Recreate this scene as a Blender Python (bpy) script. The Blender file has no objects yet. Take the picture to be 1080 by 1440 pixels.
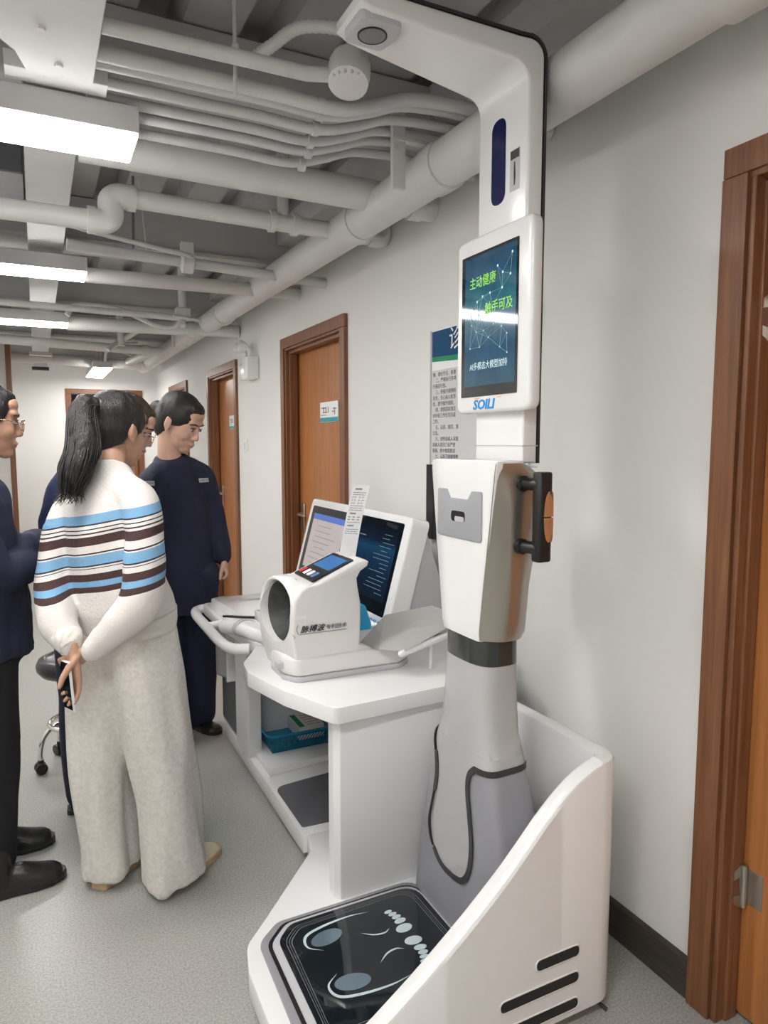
import bpy, bmesh, math, random
from math import sin, cos, pi, radians
from mathutils import Vector, Matrix, noise
random.seed(7)
S = bpy.context.scene
COL = S.collection
V = Vector

# ---------------------------------------------------------------- camera
cam_d = bpy.data.cameras.new('camera'); cam = bpy.data.objects.new('camera', cam_d); COL.objects.link(cam)
cam_d.sensor_fit = 'VERTICAL'; cam_d.sensor_height = 36.0; cam_d.lens = 980.0 * 36.0 / 1440.0
cam_d.clip_start = 0.02; cam_d.clip_end = 60
cam.location = (0, 0, 1.46)
cam.rotation_euler = (radians(90 - 5.595), 0, radians(-26.456))
S.camera = cam
# ---------------------------------------------------------------- world, exposure
w = bpy.data.worlds.new('world'); S.world = w; w.use_nodes = True
w.node_tree.nodes['Background'].inputs[0].default_value = (0.75, 0.8, 0.85, 1)
w.node_tree.nodes['Background'].inputs[1].default_value = 0.3
S.view_settings.view_transform = 'Standard'; S.view_settings.look = 'None'
S.view_settings.gamma = 1.0; S.view_settings.use_curve_mapping = False
S.view_settings.exposure = 0.0
S.cycles.max_bounces = 7; S.cycles.diffuse_bounces = 5; S.cycles.glossy_bounces = 3; S.cycles.transparent_max_bounces = 6
S.cycles.caustics_reflective = False; S.cycles.caustics_refractive = False
LAMP = 36.0          # radiance of the ceiling tubes

# ---------------------------------------------------------------- materials
MATS = {}
def mat(name, col, rough=0.5, metal=0.0, var=0.0, vscale=8.0, bump=0.0, bscale=60.0, emit=None, estr=1.0, coat=0.0, spec=0.5, stretch=None):
    if name in MATS: return MATS[name]
    m = bpy.data.materials.new(name); m.use_nodes = True
    nt = m.node_tree; b = nt.nodes['Principled BSDF']
    b.inputs['Base Color'].default_value = (*col, 1); b.inputs['Roughness'].default_value = rough
    b.inputs['Metallic'].default_value = metal; b.inputs['Specular IOR Level'].default_value = spec
    if coat: b.inputs['Coat Weight'].default_value = coat; b.inputs['Coat Roughness'].default_value = 0.08
    if emit: b.inputs['Emission Color'].default_value = (*emit, 1); b.inputs['Emission Strength'].default_value = estr
    if var or bump:
        tc = nt.nodes.new('ShaderNodeTexCoord'); mp = nt.nodes.new('ShaderNodeMapping')
        nt.links.new(tc.outputs['Object'], mp.inputs[0])
        if stretch: mp.inputs['Scale'].default_value = stretch
    if var:
        n = nt.nodes.new('ShaderNodeTexNoise'); n.inputs['Scale'].default_value = vscale; n.inputs['Detail'].default_value = 5
        nt.links.new(mp.outputs[0], n.inputs['Vector'])
        r = nt.nodes.new('ShaderNodeValToRGB')
        r.color_ramp.elements[0].position = 0.3; r.color_ramp.elements[1].position = 0.7
        r.color_ramp.elements[0].color = (*[c * (1 - var) for c in col], 1)
        r.color_ramp.elements[1].color = (*[min(1, c * (1 + var)) for c in col], 1)
        nt.links.new(n.outputs['Fac'], r.inputs[0]); nt.links.new(r.outputs[0], b.inputs['Base Color'])
    if bump:
        n = nt.nodes.new('ShaderNodeTexNoise'); n.inputs['Scale'].default_value = bscale; n.inputs['Detail'].default_value = 3
        nt.links.new(mp.outputs[0], n.inputs['Vector'])
        bp = nt.nodes.new('ShaderNodeBump'); bp.inputs['Strength'].default_value = bump; bp.inputs['Distance'].default_value = 0.01
        nt.links.new(n.outputs['Fac'], bp.inputs['Height']); nt.links.new(bp.outputs[0], b.inputs['Normal'])
    if emit and estr < 2: m.cycles.emission_sampling = 'NONE'
    MATS[name] = m
    return m

def wood(name, c1, c2, rough=0.35):
    m = bpy.data.materials.new(name); m.use_nodes = True; nt = m.node_tree; b = nt.nodes['Principled BSDF']
    tc = nt.nodes.new('ShaderNodeTexCoord'); mp = nt.nodes.new('ShaderNodeMapping')
    mp.inputs['Scale'].default_value = (14, 14, 0.6)
    n = nt.nodes.new('ShaderNodeTexNoise'); n.inputs['Scale'].default_value = 4; n.inputs['Detail'].default_value = 8; n.inputs['Distortion'].default_value = 0.6
    r = nt.nodes.new('ShaderNodeValToRGB')
    r.color_ramp.elements[0].position = 0.3; r.color_ramp.elements[1].position = 0.72
    r.color_ramp.elements[0].color = (*c1, 1); r.color_ramp.elements[1].color = (*c2, 1)
    nt.links.new(tc.outputs['Object'], mp.inputs[0]); nt.links.new(mp.outputs[0], n.inputs['Vector'])
    nt.links.new(n.outputs['Fac'], r.inputs[0]); nt.links.new(r.outputs[0], b.inputs['Base Color'])
    b.inputs['Roughness'].default_value = rough
    return m

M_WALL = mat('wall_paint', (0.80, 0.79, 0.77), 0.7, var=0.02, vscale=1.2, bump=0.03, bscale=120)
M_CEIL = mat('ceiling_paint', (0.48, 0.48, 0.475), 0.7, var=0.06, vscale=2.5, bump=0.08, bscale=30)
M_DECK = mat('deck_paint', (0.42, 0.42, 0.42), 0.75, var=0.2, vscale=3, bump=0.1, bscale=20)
M_PIPE = mat('pipe_paint', (0.66, 0.655, 0.64), 0.45, var=0.05, vscale=5, bump=0.05, bscale=25)
M_PIPE2 = mat('conduit_paint', (0.62, 0.62, 0.62), 0.5, var=0.06, vscale=6, bump=0.06, bscale=30)
M_LAMPBODY = mat('lamp_housing', (0.62, 0.62, 0.63), 0.5, var=0.04)
M_LAMP = mat('lamp_diffuser', (0.9, 0.9, 0.9), 0.5, emit=(1.0, 0.985, 0.96), estr=LAMP)
M_SKIRT = mat('skirting_brown', (0.055, 0.045, 0.038), 0.45, var=0.25, vscale=10, stretch=(1, 1, 12))
M_FRAME = wood('frame_wood', (0.15, 0.058, 0.026), (0.27, 0.115, 0.052), 0.42)
M_LEAF = wood('leaf_wood', (0.34, 0.125, 0.035), (0.50, 0.20, 0.065), 0.35)
M_WHITE = mat('white_gloss', (0.84, 0.84, 0.84), 0.22, coat=0.3, var=0.01, vscale=3)
M_WHITE2 = mat('white_satin', (0.80, 0.80, 0.81), 0.4, var=0.015, vscale=4)
M_OFFW = mat('offwhite_plastic', (0.74, 0.72, 0.71), 0.45, var=0.015, vscale=6)
M_GREY = mat('grey_panel', (0.29, 0.29, 0.315), 0.3, var=0.03, vscale=4)
M_LGREY = mat('light_grey', (0.52, 0.52, 0.545), 0.4, var=0.03, vscale=6)
M_CARDGREY = mat('card_grey', (0.33, 0.34, 0.36), 0.4, var=0.02)
M_DGREY = mat('dark_mat', (0.13, 0.13, 0.145), 0.45, var=0.05, vscale=20)
M_BLACK = mat('black_plastic', (0.012, 0.012, 0.013), 0.35, var=0.1)
M_BLACKS = mat('black_satin', (0.03, 0.035, 0.035), 0.16, coat=0.5, var=0.05)
M_TRIMB = mat('black_trim', (0.035, 0.035, 0.037), 0.4, var=0.05)
M_GLASS = mat('black_glass', (0.006, 0.010, 0.014), 0.04, coat=0.3, var=0.02)
M_NAVYW = mat('sensor_window', (0.008, 0.010, 0.07), 0.08, var=0.05)
M_SILVER = mat('silver_paint', (0.46, 0.43, 0.385), 0.3, metal=0.9, var=0.02)
M_CHROME = mat('chrome', (0.8, 0.8, 0.8), 0.08, metal=1.0, var=0.02)
M_BRASS = mat('brushed_steel', (0.55, 0.52, 0.47), 0.3, metal=1.0, var=0.05)
M_PALE = mat('pale_print', (0.52, 0.60, 0.63), 0.25, var=0.02)
M_STEEL = mat('electrode_steel', (0.16, 0.22, 0.27), 0.15, metal=0.3, var=0.05)
M_BLUE = mat('basket_blue', (0.01, 0.22, 0.38), 0.4, var=0.05)
M_CYAN = mat('cyan_plastic', (0.02, 0.36, 0.68), 0.35, var=0.05)
M_PAPER = mat('paper', (0.88, 0.88, 0.88), 0.7, var=0.01)
M_INK = mat('ink', (0.04, 0.04, 0.045), 0.6, var=0.05)
M_INKG = mat('ink_grey', (0.22, 0.22, 0.23), 0.6, var=0.05)
M_LOGO = mat('logo_blue', (0.0, 0.26, 0.62), 0.4, var=0.02)
M_ORANGE = mat('logo_orange', (0.85, 0.33, 0.04), 0.4, var=0.02)
M_TEAL = mat('sign_teal', (0.02, 0.33, 0.40), 0.4, var=0.02)
M_GREEN = mat('sign_green', (0.03, 0.26, 0.12), 0.6, spec=0.15, var=0.02)
M_DBLUE = mat('poster_blue', (0.006, 0.065, 0.16), 0.6, spec=0.15, var=0.03)
M_SKIN = mat('skin', (0.50, 0.285, 0.195), 0.5, var=0.05, vscale=12)
M_SKINP = mat('skin_pale', (0.55, 0.335, 0.25), 0.5, var=0.05, vscale=12)
M_LIP = mat('lips', (0.45, 0.20, 0.16), 0.45, var=0.05)
M_EYEW = mat('eye_white', (0.5, 0.46, 0.44), 0.3, var=0.02)
M_HAIR = mat('black_hair', (0.012, 0.010, 0.010), 0.38, var=0.3, vscale=4, bump=0.5, bscale=40, stretch=(8, 8, 1.5))
M_HAIRB = mat('brown_hair', (0.05, 0.028, 0.016), 0.45, var=0.35, vscale=30, bump=0.5, bscale=40, stretch=(8, 8, 1.5))
M_NAVY = mat('navy_cloth', (0.010, 0.013, 0.038), 0.8, var=0.15, vscale=14, bump=0.25, bscale=18)
M_NAVY2 = mat('navy_knit', (0.014, 0.022, 0.075), 0.8, var=0.12, vscale=14, bump=0.25, bscale=18)
M_BLACKC = mat('black_cloth', (0.006, 0.006, 0.008), 0.85, var=0.15, vscale=14, bump=0.2, bscale=18)
M_LEATHER = mat('black_leather', (0.012, 0.012, 0.013), 0.33, var=0.15, bump=0.2, bscale=60)
M_TAN = mat('tan_rubber', (0.50, 0.36, 0.22), 0.6, var=0.05)
M_CANVAS = mat('cream_canvas', (0.62, 0.55, 0.42), 0.8, var=0.06, bump=0.2, bscale=120)
M_PANTS = mat('oat_knit', (0.66, 0.635, 0.60), 0.9, var=0.09, vscale=70, bump=0.25, bscale=90)
M_SEAT = mat('stool_vinyl', (0.018, 0.018, 0.02), 0.3, var=0.1)
M_GOLD = mat('gold_wire', (0.7, 0.5, 0.3), 0.25, metal=1.0, var=0.03)
M_LENS = mat('lens_glass', (0.8, 0.8, 0.8), 0.05, var=0.01)
M_BADGE = mat('badge_grey', (0.45, 0.47, 0.47), 0.4, var=0.05)
M_CUFF = mat('cuff_lining', (0.05, 0.055, 0.055), 0.5, var=0.5, vscale=9, bump=0.6, bscale=10, stretch=(1, 6, 1.2))

def floor_mat():
    m = bpy.data.materials.new('speckled_vinyl'); m.use_nodes = True; nt = m.node_tree; b = nt.nodes['Principled BSDF']
    tc = nt.nodes.new('ShaderNodeTexCoord')
    n1 = nt.nodes.new('ShaderNodeTexNoise'); n1.inputs['Scale'].default_value = 170; n1.inputs['Detail'].default_value = 3
    n2 = nt.nodes.new('ShaderNodeTexNoise'); n2.inputs['Scale'].default_value = 3; n2.inputs['Detail'].default_value = 4
    r = nt.nodes.new('ShaderNodeValToRGB')
    r.color_ramp.elements[0].position = 0.32; r.color_ramp.elements[0].color = (0.30, 0.305, 0.285, 1)
    r.color_ramp.elements[1].position = 0.62; r.color_ramp.elements[1].color = (0.475, 0.47, 0.44, 1)
    mx = nt.nodes.new('ShaderNodeMix'); mx.data_type = 'RGBA'; mx.blend_type = 'MULTIPLY'; mx.inputs['Factor'].default_value = 0.12
    nt.links.new(tc.outputs['Object'], n1.inputs['Vector']); nt.links.new(tc.outputs['Object'], n2.inputs['Vector'])
    nt.links.new(n1.outputs['Fac'], r.inputs[0]); nt.links.new(r.outputs[0], mx.inputs['A']); nt.links.new(n2.outputs['Color'], mx.inputs['B'])
    nt.links.new(mx.outputs['Result'], b.inputs['Base Color'])
    b.inputs['Roughness'].default_value = 0.3
    return m
M_FLOOR = floor_mat()

# ---------------------------------------------------------------- helpers
def link(name, me, m, parent=None, smooth=False):
    o = bpy.data.objects.new(name, me); COL.objects.link(o)
    if m: me.materials.clear(); me.materials.append(m)
    if parent is not None:
        o.parent = parent
        o.matrix_parent_inverse = parent.matrix_basis.inverted() if getattr(parent, 'type', '') == 'EMPTY' or True else Matrix()
    if smooth: 
        for p in me.polygons: p.use_smooth = True
    return o
def obj(name, bm, m, parent=None, smooth=False, angle=None):
    me = bpy.data.meshes.new(name); bmesh.ops.recalc_face_normals(bm, faces=bm.faces[:]); bm.to_mesh(me); bm.free()
    o = link(name, me, m, parent, smooth)
    if angle is not None:
        for p in me.polygons: p.use_smooth = True
        me.set_sharp_from_angle(angle=radians(angle))
    return o
def tag(o, label=None, cat=None, group=None, kind=None):
    if label: o['label'] = label
    if cat: o['category'] = cat
    if group: o['group'] = group
    if kind: o['kind'] = kind
    return o
def thing(name, label, cat, loc=(0, 0, 0), group=None):
    o = bpy.data.objects.new(name, None); COL.objects.link(o); o.location = loc; o.empty_display_size = 0.1
    return tag(o, label, cat, group)
def struct(name, bm, m, parent=None, **k):
    o = obj(name, bm, m, parent, **k)
    if parent is None: o['kind'] = 'structure'
    return o
def BM(): return bmesh.new()

def box(bm, x0, x1, y0, y1, z0, z1, bev=0.0, seg=2):
    b2 = bmesh.new() if bev else bm
    vs = [b2.verts.new((x, y, z)) for x in (x0, x1) for y in (y0, y1) for z in (z0, z1)]
    for f in ((0, 1, 3, 2), (4, 6, 7, 5), (0, 4, 5, 1), (2, 3, 7, 6), (0, 2, 6, 4), (1, 5, 7, 3)):
        b2.faces.new([vs[i] for i in f])
    if bev:
        bmesh.ops.recalc_face_normals(b2, faces=b2.faces[:])
        bmesh.ops.bevel(b2, geom=b2.edges[:], offset=bev, segments=seg, affect='EDGES', profile=0.5)
        merge(bm, b2)
    return bm
def merge(bm, b2):
    me = bpy.data.meshes.new('tmp'); b2.to_mesh(me); b2.free(); bm.from_mesh(me); bpy.data.meshes.remove(me)
def prism(bm, pts, axis, a0, a1, bev=0.0, seg=2):
    """polygon pts extruded along axis ('x': pts=(y,z), 'y': pts=(x,z), 'z': pts=(x,y))"""
    def mk(p, a):
        return {'x': (a, p[0], p[1]), 'y': (p[0], a, p[1]), 'z': (p[0], p[1], a)}[axis]
    b2 = bmesh.new()
    A = [b2.verts.new(mk(p, a0)) for p in pts]; B = [b2.verts.new(mk(p, a1)) for p in pts]
    n = len(pts)
    b2.faces.new(A); b2.faces.new(B[::-1])
    for i in range(n): b2.faces.new((A[i], B[i], B[(i + 1) % n], A[(i + 1) % n]))
    bmesh.ops.recalc_face_normals(b2, faces=b2.faces[:])
    if bev:
        # bevel only rim edges of both caps
        es = [e for e in b2.edges if all(v in A for v in e.verts) or all(v in B for v in e.verts)]
        bmesh.ops.bevel(b2, geom=es, offset=bev, segments=seg, affect='EDGES', profile=0.5, clamp_overlap=True)
    merge(bm, b2); return bm
def rpoly(pts, r, seg=6):
    """round the corners of a polygon; r a number or list"""
    out = []; n = len(pts)
    for i in range(n):
        p = V(pts[i]).to_2d(); a = V(pts[i - 1]).to_2d(); b = V(pts[(i + 1) % n]).to_2d()
        rr = r[i] if isinstance(r, (list, tuple)) else r
        if rr <= 0: out.append(tuple(p)); continue
        d1 = (a - p); d2 = (b - p); l1 = d1.length; l2 = d2.length; d1.normalize(); d2.normalize()
        ang = d1.angle(d2); t = min(rr / math.tan(ang / 2), 0.48 * l1, 0.48 * l2)
        p1 = p + d1 * t; p2 = p + d2 * t
        for k in range(seg + 1):
            s = k / seg
            q = p1 * (1 - s) ** 2 + p * 2 * s * (1 - s) + p2 * s * s
            out.append(tuple(q))
    return out
def rrect(a0, a1, b0, b1, r, seg=6): return rpoly([(a0, b0), (a1, b0), (a1, b1), (a0, b1)], r, seg)
def basis(d, side=None):
    d = V(d).normalized()
    s = V(side) if side is not None else (V((0, 0, 1)) if abs(d.z) < 0.9 else V((1, 0, 0)))
    s = (s - d * s.dot(d)).normalized()
    return d, s, d.cross(s)
def tube(bm, pts, rad, seg=10, side=None, cap=True, round_cap=False, closed=False, prof=None):
    """swept tube. rad: number, list of numbers, or list of (a,b): a along 'side', b across."""
    pts = [V(p) for p in pts]; n = len(pts)
    R = []
    for i in range(n):
        r = rad[i] if isinstance(rad, (list, tuple)) and len(rad) == n and not (n == 2 and isinstance(rad, tuple)) else rad
        R.append((r, r) if not isinstance(r, (list, tuple)) else tuple(r))
    def tan(i):
        if closed: return pts[(i + 1) % n] - pts[i - 1]
        if i == 0: return pts[1] - pts[0]
        if i == n - 1: return pts[-1] - pts[-2]
        return (pts[i + 1] - pts[i]).normalized() + (pts[i] - pts[i - 1]).normalized()
    rings = []
    prev = side
    seq = [(pts[i], tan(i), R[i]) for i in range(n)]
    if round_cap and not closed:
        t0 = tan(0).normalized(); t1 = tan(n - 1).normalized(); r0 = min(R[0]); r1 = min(R[-1])
        pre = [(pts[0] - t0 * r0 * sin(a), t0, (R[0][0] * cos(a), R[0][1] * cos(a))) for a in (1.5, 1.15, 0.75, 0.35)]
        post = [(pts[-1] + t1 * r1 * sin(a), t1, (R[-1][0] * cos(a), R[-1][1] * cos(a))) for a in (0.35, 0.75, 1.15, 1.5)]
        seq = pre + seq + post
    for (p, t, r) in seq:
        d, s, u = basis(t, prev)
        if side is None: prev = s
        rings.append([bm.verts.new(p + s * r[0] * cos(2 * pi * k / seg) + u * r[1] * sin(2 * pi * k / seg)) for k in range(seg)])
    m = len(rings)
    for i in range(m if closed else m - 1):
        A = rings[i]; B = rings[(i + 1) % m]
        for k in range(seg): bm.faces.new((A[k], A[(k + 1) % seg], B[(k + 1) % seg], B[k]))
    if cap and not closed:
        bm.faces.new(rings[0][::-1]); bm.faces.new(rings[-1])
    return bm
def loft(bm, rings, cap0=True, cap1=True, closed=True):
    L = [[bm.verts.new(p) for p in r] for r in rings]
    n = len(L[0])
    for i in range(len(L) - 1):
        for k in range(n if closed else n - 1):
            bm.faces.new((L[i][k], L[i][(k + 1) % n], L[i + 1][(k + 1) % n], L[i + 1][k]))
    if cap0: bm.faces.new(L[0][::-1])
    if cap1: bm.faces.new(L[-1])
    return bm
def ell(bm, c, r, rot=None, u=14, v=10):
    M_ = Matrix.Translation(V(c)) @ (rot.to_4x4() if rot is not None else Matrix()) @ Matrix.Diagonal((r[0], r[1], r[2], 1))
    bmesh.ops.create_uvsphere(bm, u_segments=u, v_segments=v, radius=1.0, matrix=M_)
    return bm
def lathe(bm, c, prof, seg=24, axis=(0, 0, 1)):
    """prof list of (r, h) along axis"""
    d, s, u = basis(axis)
    rings = [[V(c) + d * h + (s * cos(2 * pi * k / seg) + u * sin(2 * pi * k / seg)) * max(r, 1e-4) for k in range(seg)] for r, h in prof]
    return loft(bm, rings)
def cat(pts, n=8):
    """Catmull-Rom resample"""
    P = [V(p) for p in pts]; P = [P[0] * 2 - P[1]] + P + [P[-1] * 2 - P[-2]]
    out = []
    for i in range(1, len(P) - 2):
        for k in range(n):
            t = k / n
            out.append(0.5 * ((2 * P[i]) + (P[i + 1] - P[i - 1]) * t + (2 * P[i - 1] - 5 * P[i] + 4 * P[i + 1] - P[i + 2]) * t * t + (-P[i - 1] + 3 * P[i] - 3 * P[i + 1] + P[i + 2]) * t ** 3))
    out.append(P[-2]); return out
def blob(bm, voxel=0.008, smooth=4, fold=0.0, fscale=6.0, fstretch=(1, 1, 1), ffun=None):
    """union of the closed shells in bm as one continuous skin"""
    me = bpy.data.meshes.new('tmp'); bm.to_mesh(me); bm.free()
    o = bpy.data.objects.new('tmp', me); COL.objects.link(o)
    r = o.modifiers.new('r', 'REMESH'); r.mode = 'VOXEL'; r.voxel_size = voxel
    if smooth: s = o.modifiers.new('s', 'SMOOTH'); s.factor = 0.5; s.iterations = smooth
    dg = bpy.context.evaluated_depsgraph_get(); dg.update()
    out = bpy.data.meshes.new_from_object(o.evaluated_get(dg))
    bpy.data.objects.remove(o); bpy.data.meshes.remove(me)
    if fold:
        ns = [v.normal.copy() for v in out.vertices]
        for v, n in zip(out.vertices, ns):
            c = v.co
            q = V((c.x * fscale * fstretch[0], c.y * fscale * fstretch[1], c.z * fscale * fstretch[2]))
            a = noise.noise(q) + 0.5 * noise.noise(q * 2.1)
            k = ffun(c) if ffun else 1.0
            v.co = c + n * (fold * a * k)
    for p in out.polygons: p.use_smooth = True
    return out
def blobj(name, bm, m, parent, **k):
    return link(name, blob(bm, **k), m, parent)
def text(name, s, size, pos, right, up, m, parent=None, depth=0.0008, align='LEFT', shear=0.0, spacing=1.0, sx=1.0, bold=0.0):
    cu = bpy.data.curves.new('tmp', 'FONT'); cu.body = s; cu.size = size; cu.extrude = depth; cu.align_x = align; cu.shear = shear
    cu.space_line = spacing; cu.offset = bold; cu.resolution_u = 2
    o = bpy.data.objects.new('tmp', cu); COL.objects.link(o)
    dg = bpy.context.evaluated_depsgraph_get(); dg.update()
    me = bpy.data.meshes.new_from_object(o.evaluated_get(dg)); bpy.data.objects.remove(o); bpy.data.curves.remove(cu)
    r = V(right).normalized(); u = V(up).normalized(); n = r.cross(u)
    Mx = Matrix(((r.x * sx, u.x, n.x, pos[0]), (r.y * sx, u.y, n.y, pos[1]), (r.z * sx, u.z, n.z, pos[2]), (0, 0, 0, 1)))
    me.transform(Mx)
    return link(name, me, m, parent)

# ================================================================ THE SETTING
XW = 1.485; YF = 9.91; XL = -1.25; YB = -3.6; ZC = 2.72
struct('floor', box(BM(), XL - .1, XW + 1.6, YB, YF + 2.4, -0.06, 0.0), M_FLOOR)
DOORS = [(0.06, 1.165), (3.41, 4.477), (5.632, 6.695), (7.69, 8.78)]; DH = 2.137
bm = BM(); y = YB
for a, b in DOORS:
    box(bm, XW, XW + .14, y, a + .03, 0, 3.0); box(bm, XW, XW + .14, a + .03, b - .03, DH - .03, 3.0); y = b - .03
box(bm, XW, XW + .14, y, YF + .1, 0, 3.0)
struct('wall_right', bm, M_WALL)
bm = BM(); box(bm, XL - .1, .40, YF, YF + .12, 0, 3.0); box(bm, 1.28, XW, YF, YF + .12, 0, 3.0); box(bm, .40, 1.28, YF, YF + .12, 2.13, 3.0)
struct('wall_far', bm, M_WALL)
struct('wall_left', box(BM(), XL - .1, XL, YB, 8.0, 0, 3.0), M_WALL)
struct('wall_left_return', box(BM(), XL - .1, -.225, 8.0, YF, 0, 3.0), M_WALL)
struct('wall_back', box(BM(), XL - .1, XW + .14, YB - .1, YB, 0, 3.0), M_WALL)
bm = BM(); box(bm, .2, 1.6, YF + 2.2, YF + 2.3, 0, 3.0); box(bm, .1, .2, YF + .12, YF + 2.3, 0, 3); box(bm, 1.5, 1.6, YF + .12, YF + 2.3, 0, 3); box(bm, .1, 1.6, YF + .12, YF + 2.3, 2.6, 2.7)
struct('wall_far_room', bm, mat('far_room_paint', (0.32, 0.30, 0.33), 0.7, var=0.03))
# corrugated deck ceiling (flutes run along the corridor)
bm = BM(); pts = []
x = XL - .1
while x < XW + .2:
    pts += [(x, 2.72), (x + .17, 2.72), (x + .195, 2.80), (x + .275, 2.80)]; x += .30
prof = pts + [(x, 2.72), (x, 2.95), (XL - .1, 2.95)]
prism(bm, prof, 'y', YB, YF + .1)
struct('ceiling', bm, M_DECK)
for i, yb in enumerate((-3.0, -1.25, .5, 2.25, 4.0, 5.75, 7.5, 9.25)):
    bm = BM(); zb = 2.5 if i != 3 else 2.55
    box(bm, XL, XW, yb, yb + .2, zb, 2.715, .006); box(bm, XL, XW, yb - .03, yb + .23, zb - .02, zb + .004, .004)
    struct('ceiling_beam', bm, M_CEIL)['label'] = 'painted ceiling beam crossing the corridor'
bm = BM(); prism(bm, [(1.30, 2.60), (1.485, 2.60), (1.485, 2.716), (1.30, 2.716)], 'y', YB, YF, .004)
struct('trim_1', bm, M_CEIL)
# skirting
ys = [(YB, DOORS[0][0])] + [(DOORS[i][1], DOORS[i + 1][0]) for i in range(3)] + [(DOORS[3][1], YF)]
bm = BM()
for a, b in ys: prism(bm, [(XW, 0), (XW - .012, 0), (XW - .012, .105), (XW - .006, .112), (XW, .112)], 'y', a + .001, b - .001)
struct('baseboard_right', bm, M_SKIRT)
bm = BM(); box(bm, XL, .36, YF - .012, YF, 0, .11); struct('baseboard_far', bm, M_SKIRT)
bm = BM(); box(bm, XL, XL + .012, YB, 8.0, 0, .11); box(bm, XL, -.24, 7.988, 8.0, 0, .11); struct('baseboard_left', bm, M_SKIRT)
struct('trim_2', box(BM(), -.235, -.185, 7.97, 8.06, 0, 2.45, .004), M_FRAME)
# doors of the right wall
def handle(parent, y, z, x, dy):
    bm = BM(); box(bm, x - .012, x, y - .022, y + .022, z - .11, z + .09, .004)
    lathe(bm, (x - .012, y, z + .02), [(.012, 0), (.012, -.035)], 12, (1, 0, 0))
    tube(bm, [(x - .045, y, z + .02), (x - .047, y + dy * .05, z + .02), (x - .045, y + dy * .12, z + .018)], .009, 8, round_cap=True)
    o = obj('door_handle', bm, M_BRASS, parent, angle=40); o['label'] = 'steel lever door handle'
for i, (a, b) in enumerate(DOORS):
    n = i + 1; c = .065
    d = bpy.data.objects.new('door_%d' % n, None); COL.objects.link(d); d.location = (XW, (a + b) / 2, 0); d['kind'] = 'structure'
    bm = BM()
    for (p, q, s) in ((a, a + c, 1), (b - c, b, -1)):
        prism(bm, [(XW - .022, p), (XW - .022, q), (XW, q), (XW, p)], 'z', 0, DH - c, .004)
        inn = q if s == 1 else p
        o1 = sorted((inn, inn + s * .014)); box(bm, XW - .012, XW + .13, o1[0] - .002, o1[1], 0, DH - c - .012, .003)
        o2 = sorted((inn + s * .012, inn + s * .034)); x2 = XW + .101 if i == 0 else XW + .012; box(bm, x2, x2 + (.029 if i == 0 else .052), o2[0], o2[1], 0, DH - c - .03, .003)
    if i == 0: box(bm, XW + .016, XW + .058, b - c - .024, b - c - .012, 0, DH - c - .02, .003)
    obj('jamb', bm, M_FRAME, d)
    bm = BM()
    prism(bm, [(XW - .022, DH - c), (XW - .022, DH), (XW, DH), (XW, DH - c)], 'y', a, b, .004)
    box(bm, XW - .012, XW + .13, a + c - .002, b - c + .002, DH - c - .014, DH - c + .002, .003)
    x2 = XW + .101 if i == 0 else XW + .012; box(bm, x2, x2 + (.029 if i == 0 else .052), a + c, b - c, DH - c - .034, DH - c - .012, .003)
    obj('head_frame', bm, M_FRAME, d)
    xl = XW + (.060 if i == 0 else .078)
    leaf = obj('door_leaf', box(BM(), xl, xl + .040, a + c + .018, b - c - .018, .012, DH - c - .018, .004), M_LEAF, d)
    if i == 0:
        for z in (.36, 1.75):
            yk = b - c - .030; bm = BM(); lathe(bm, (XW + .052, yk, z - .055), [(.0075, 0), (.0075, .11)], 10)
            box(bm, XW + .0585, XW + .0605, yk - .045, yk - .002, z - .045, z + .045)
            prism(bm, [(XW + .052, z - .055), (XW + .052, z + .055), (XW + .042, z + .055), (XW + .020, z + .042), (XW + .020, z + .020), (XW + .040, z + .024), (XW + .042, z - .024), (XW + .020, z - .020), (XW + .020, z - .042), (XW + .042, z - .055)], 'y', b - c - .0262, b - c - .0242)
            obj('hinge', bm, M_BRASS, d, angle=40)
    if i in (1, 2):
        handle(leaf, b - c - .1, .98, XW + .078, -1)
        box_y = (a + c + .24, a + c + .52); x0 = XW + .076
        s = obj('room_sign', prism(BM(), rrect(box_y[0], box_y[1], 1.588, 1.707, .008), 'x', x0 - .006, x0, .001), M_PAPER, leaf)
        s['label'] = 'white and teal room sign'
        obj('sign_band', box(BM(), x0 - .0072, x0 - .006, box_y[0] + .002, box_y[1] - .002, 1.590, 1.615), M_TEAL, s)
        bm = BM()
        for (yy, zz, ww, hh) in ((.22, 1.672, .08, .006), (.22, 1.66, .012, .035), (.185, 1.66, .012, .035), (.15, 1.66, .01, .035), (.20, 1.645, .07, .006), (.05, 1.665, .05, .006), (.05, 1.65, .012, .04), (.075, 1.648, .03, .006), (.22, 1.63, .09, .004)):
            box(bm, x0 - .0068, x0 - .006, box_y[0] + yy - ww / 2, box_y[0] + yy + ww / 2, zz - hh / 2, zz + hh / 2)
        obj('sign_print', bm, M_INKG, s)
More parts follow.
